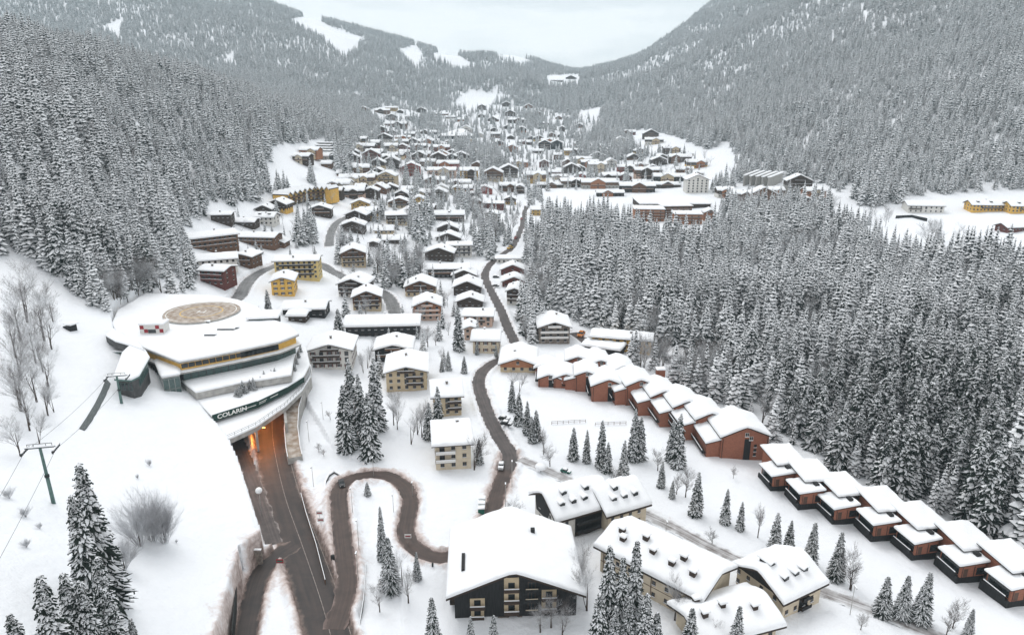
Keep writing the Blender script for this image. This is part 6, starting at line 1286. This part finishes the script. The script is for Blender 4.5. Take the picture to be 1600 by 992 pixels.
# keep trees off roofs and roads
ok = np.ones(len(AX), bool)
for (x, y, r_, _) in HOUSE_XY: ok &= np.hypot(AX-x, AY-y) > r_*.86
for r in ROADS:
    c = r['c'][::3]; m = (AY < 800)
    dd = np.min(np.hypot(AX[m][:,None]-c[None,:,0], AY[m][:,None]-c[None,:,1]), 1); t_ = np.ones(len(AX), bool); t_[m] = dd > r['w']/2+2.0; ok &= t_
for x, y in HAND: ok &= np.hypot(AX-x, AY-y) > 2.5
AX, AY, AH, AK, AG = AX[ok], AY[ok], AH[ok], AK[ok], AG[ok]
AZ = grid_h(AX, AY); px, py, dep = proj(AX, AY, AZ); tx_, ty_, _ = proj(AX, AY, AZ+AH)
size = np.where((tx_ > 0) & (tx_ < 1600) & (py > 0) & (ty_ < 980), AH/dep, -1)
sp = (AK == 0) | (AK == 1)
n_hand = len([o for o in COL.objects if o.name.startswith('spruce_tree')]); n_bare = len([o for o in COL.objects if o.name.startswith('bare_tree')])
order = np.argsort(-np.where(sp, size, -9)); ind = set(order[:max(0, 298-n_hand)].tolist())
order2 = np.argsort(-np.where(~sp, size, -9)); ind |= set(order2[:min(max(0, 298-n_bare), int((~sp).sum()))].tolist())
REG = []
def region(x, y, i):
    if AG[i] >= 0: return GROVES[AG[i]][0], 'trees ' + GROVES[AG[i]][0]
    a, b = px[i], py[i]
    if a < 350: return 'in the steep forest left of the village', 'trees of the left forest'
    lims = [(820,'in the valley forest opposite the hotel drive'),(1000,'in the valley forest behind the yellow row house'),(1120,'in the valley forest behind the upper brick row'),(1215,'in the valley forest behind the nearest big brick house'),(1290,'in the valley forest behind the topmost brick row houses'),(1360,'in the valley forest behind the third brick row house'),(1430,'in the valley forest behind the middle brick row houses'),(1500,'in the valley forest behind the fifth brick row house'),(1560,'in the valley forest behind the last whole brick row house'),(9999,'in the valley forest at the right picture edge')]
    s = [t for l_, t in lims if a >= l_ or l_ == 820][-1 if a < 9999 else 0]
    s = next((t for (l_, t), nx in zip(lims, lims[1:] + [(1e9, '')]) if a < nx[0]), lims[-1][1])
    return s, 'valley forest trees'
byreg = {}
for i in sorted(ind, key=lambda i: px[i]): byreg.setdefault((region(0, 0, i), 'spruce' if sp[i] else 'frost'), []).append(i)
for ((lab, grp), kd), lst in byreg.items():
    for j, i in enumerate(lst):
        noun = 'snowy spruce' if kd == 'spruce' else 'frosted tree'
        lb = f'{noun} {lab}' if len(lst) == 1 else f'{noun}, {ordinal(j, len(lst))}, {lab}'
        put_tree(kd, AX[i], AY[i], AH[i], lb, grp, AY[i] < 260, .95+.5*random.random())
rest = np.array([i for i in range(len(AX)) if i not in ind and (tx_[i] > -150) and (tx_[i] < 1750)])
print('trees total', len(AX), 'stuff', len(rest), 'houses', NH)
# the far woods: one object of instances
src = bpy.data.collections.new('wood_sources')
def src_obj(nm, B, mats): o = bpy.data.objects.new(nm, B.mesh(nm, mats)); src.objects.link(o)
for s, f, w, mm in ((31,.75,.16,NM),(32,.95,.15,FM),(33,.85,.17,NM),(34,1.1,.16,FM),(35,1.05,.18,FM),(36,.9,.14,FM)):
    b_ = spruce_crown(s, 17, 8, f, w, 2, .08, False, .042); trunk_buf(b_, .013, .9); src_obj(f'source_{s}', b_, mm)
b_ = bare_tree(5, 3, .6, 3); src_obj('source_40', b_, ['frosted_twigs', 'bark'])
b_ = bare_tree(6, 3, .65, 3); src_obj('source_41', b_, ['frosted_twigs', 'bark'])
me = bpy.data.meshes.new('forest'); pts = np.stack([AX[rest], AY[rest], AZ[rest]], 1).astype(np.float32); me.vertices.add(len(rest)); me.vertices.foreach_set('co', pts.ravel())
k = AK[rest]; g1 = rng.integers(0, 3, len(rest)); idx = np.where(k == 0, g1, np.where(k == 1, 3 + g1, 6 + g1 % 2)); idx = np.where((k == 0) & (rng.random(len(rest)) < .35), 3, idx)
mixed = (AG[rest] < 0) & (rng.random(len(rest)) < .05); idx = np.where(mixed, 6 + g1 % 2, idx)
for nm, ty, val in (('variant', 'INT', idx.astype(np.int32)), ('size', 'FLOAT', AH[rest].astype(np.float32)), ('turn', 'FLOAT', rng.uniform(0, 6.3, len(rest)).astype(np.float32)), ('lean', 'FLOAT', rng.normal(0, .035, len(rest)).astype(np.float32)), ('girth', 'FLOAT', rng.uniform(.85, 1.6, len(rest)).astype(np.float32))):
    a = me.attributes.new(nm, ty, 'POINT'); a.data.foreach_set('value', val)
forest = obj('forest', me); forest['kind'] = 'stuff'; tag(forest, 'dense snow-covered spruce woods on both hillsides and across the valley', 'forest', None, 'stuff')
ng = bpy.data.node_groups.new('wood', 'GeometryNodeTree'); ng.interface.new_socket('Geometry', in_out='INPUT', socket_type='NodeSocketGeometry'); ng.interface.new_socket('Geometry', in_out='OUTPUT', socket_type='NodeSocketGeometry')
gi_, go_ = ng.nodes.new('NodeGroupInput'), ng.nodes.new('NodeGroupOutput'); ci = ng.nodes.new('GeometryNodeCollectionInfo'); ci.inputs['Collection'].default_value = src; ci.inputs['Separate Children'].default_value = True; ci.inputs['Reset Children'].default_value = True
ip = ng.nodes.new('GeometryNodeInstanceOnPoints'); ip.inputs['Pick Instance'].default_value = True
def attr(nm, ty): a = ng.nodes.new('GeometryNodeInputNamedAttribute'); a.data_type = ty; a.inputs['Name'].default_value = nm; return a.outputs[0]
ng.links.new(gi_.outputs[0], ip.inputs['Points']); ng.links.new(ci.outputs[0], ip.inputs['Instance']); ng.links.new(attr('variant', 'INT'), ip.inputs['Instance Index'])
cx = ng.nodes.new('ShaderNodeCombineXYZ'); ng.links.new(attr('turn', 'FLOAT'), cx.inputs[2]); ng.links.new(attr('lean', 'FLOAT'), cx.inputs[0]); ng.links.new(cx.outputs[0], ip.inputs['Rotation'])
sz_ = attr('size', 'FLOAT'); mm_ = ng.nodes.new('ShaderNodeMath'); mm_.operation = 'MULTIPLY'; ng.links.new(sz_, mm_.inputs[0]); ng.links.new(attr('girth', 'FLOAT'), mm_.inputs[1])
c2 = ng.nodes.new('ShaderNodeCombineXYZ'); ng.links.new(mm_.outputs[0], c2.inputs[0]); ng.links.new(mm_.outputs[0], c2.inputs[1]); ng.links.new(sz_, c2.inputs[2]); ng.links.new(c2.outputs[0], ip.inputs['Scale']); ng.links.new(ip.outputs[0], go_.inputs[0])
md_ = forest.modifiers.new('wood', 'NODES'); md_.node_group = ng

# ---------------------------------------------------------------- the air
HZ = 0.00009
mb = MB(); mb.box(-9800, 9800, -60, 6700, -60, 1150, 'snow'); hz = mb.build('haze'); hz['kind'] = 'stuff'; hz['label'] = 'thin cold haze filling the valley'; hz['category'] = 'haze'
hm = bpy.data.materials.new('haze'); hm.use_nodes = True; n = hm.node_tree.nodes; n.clear(); v = n.new('ShaderNodeVolumePrincipled'); v.inputs['Color'].default_value = (.70, .88, .95, 1); v.inputs['Density'].default_value = HZ; v.inputs['Anisotropy'].default_value = 0
ou = n.new('ShaderNodeOutputMaterial'); hm.node_tree.links.new(v.outputs[0], ou.inputs['Volume']); hz.data.materials.clear(); hz.data.materials.append(hm)
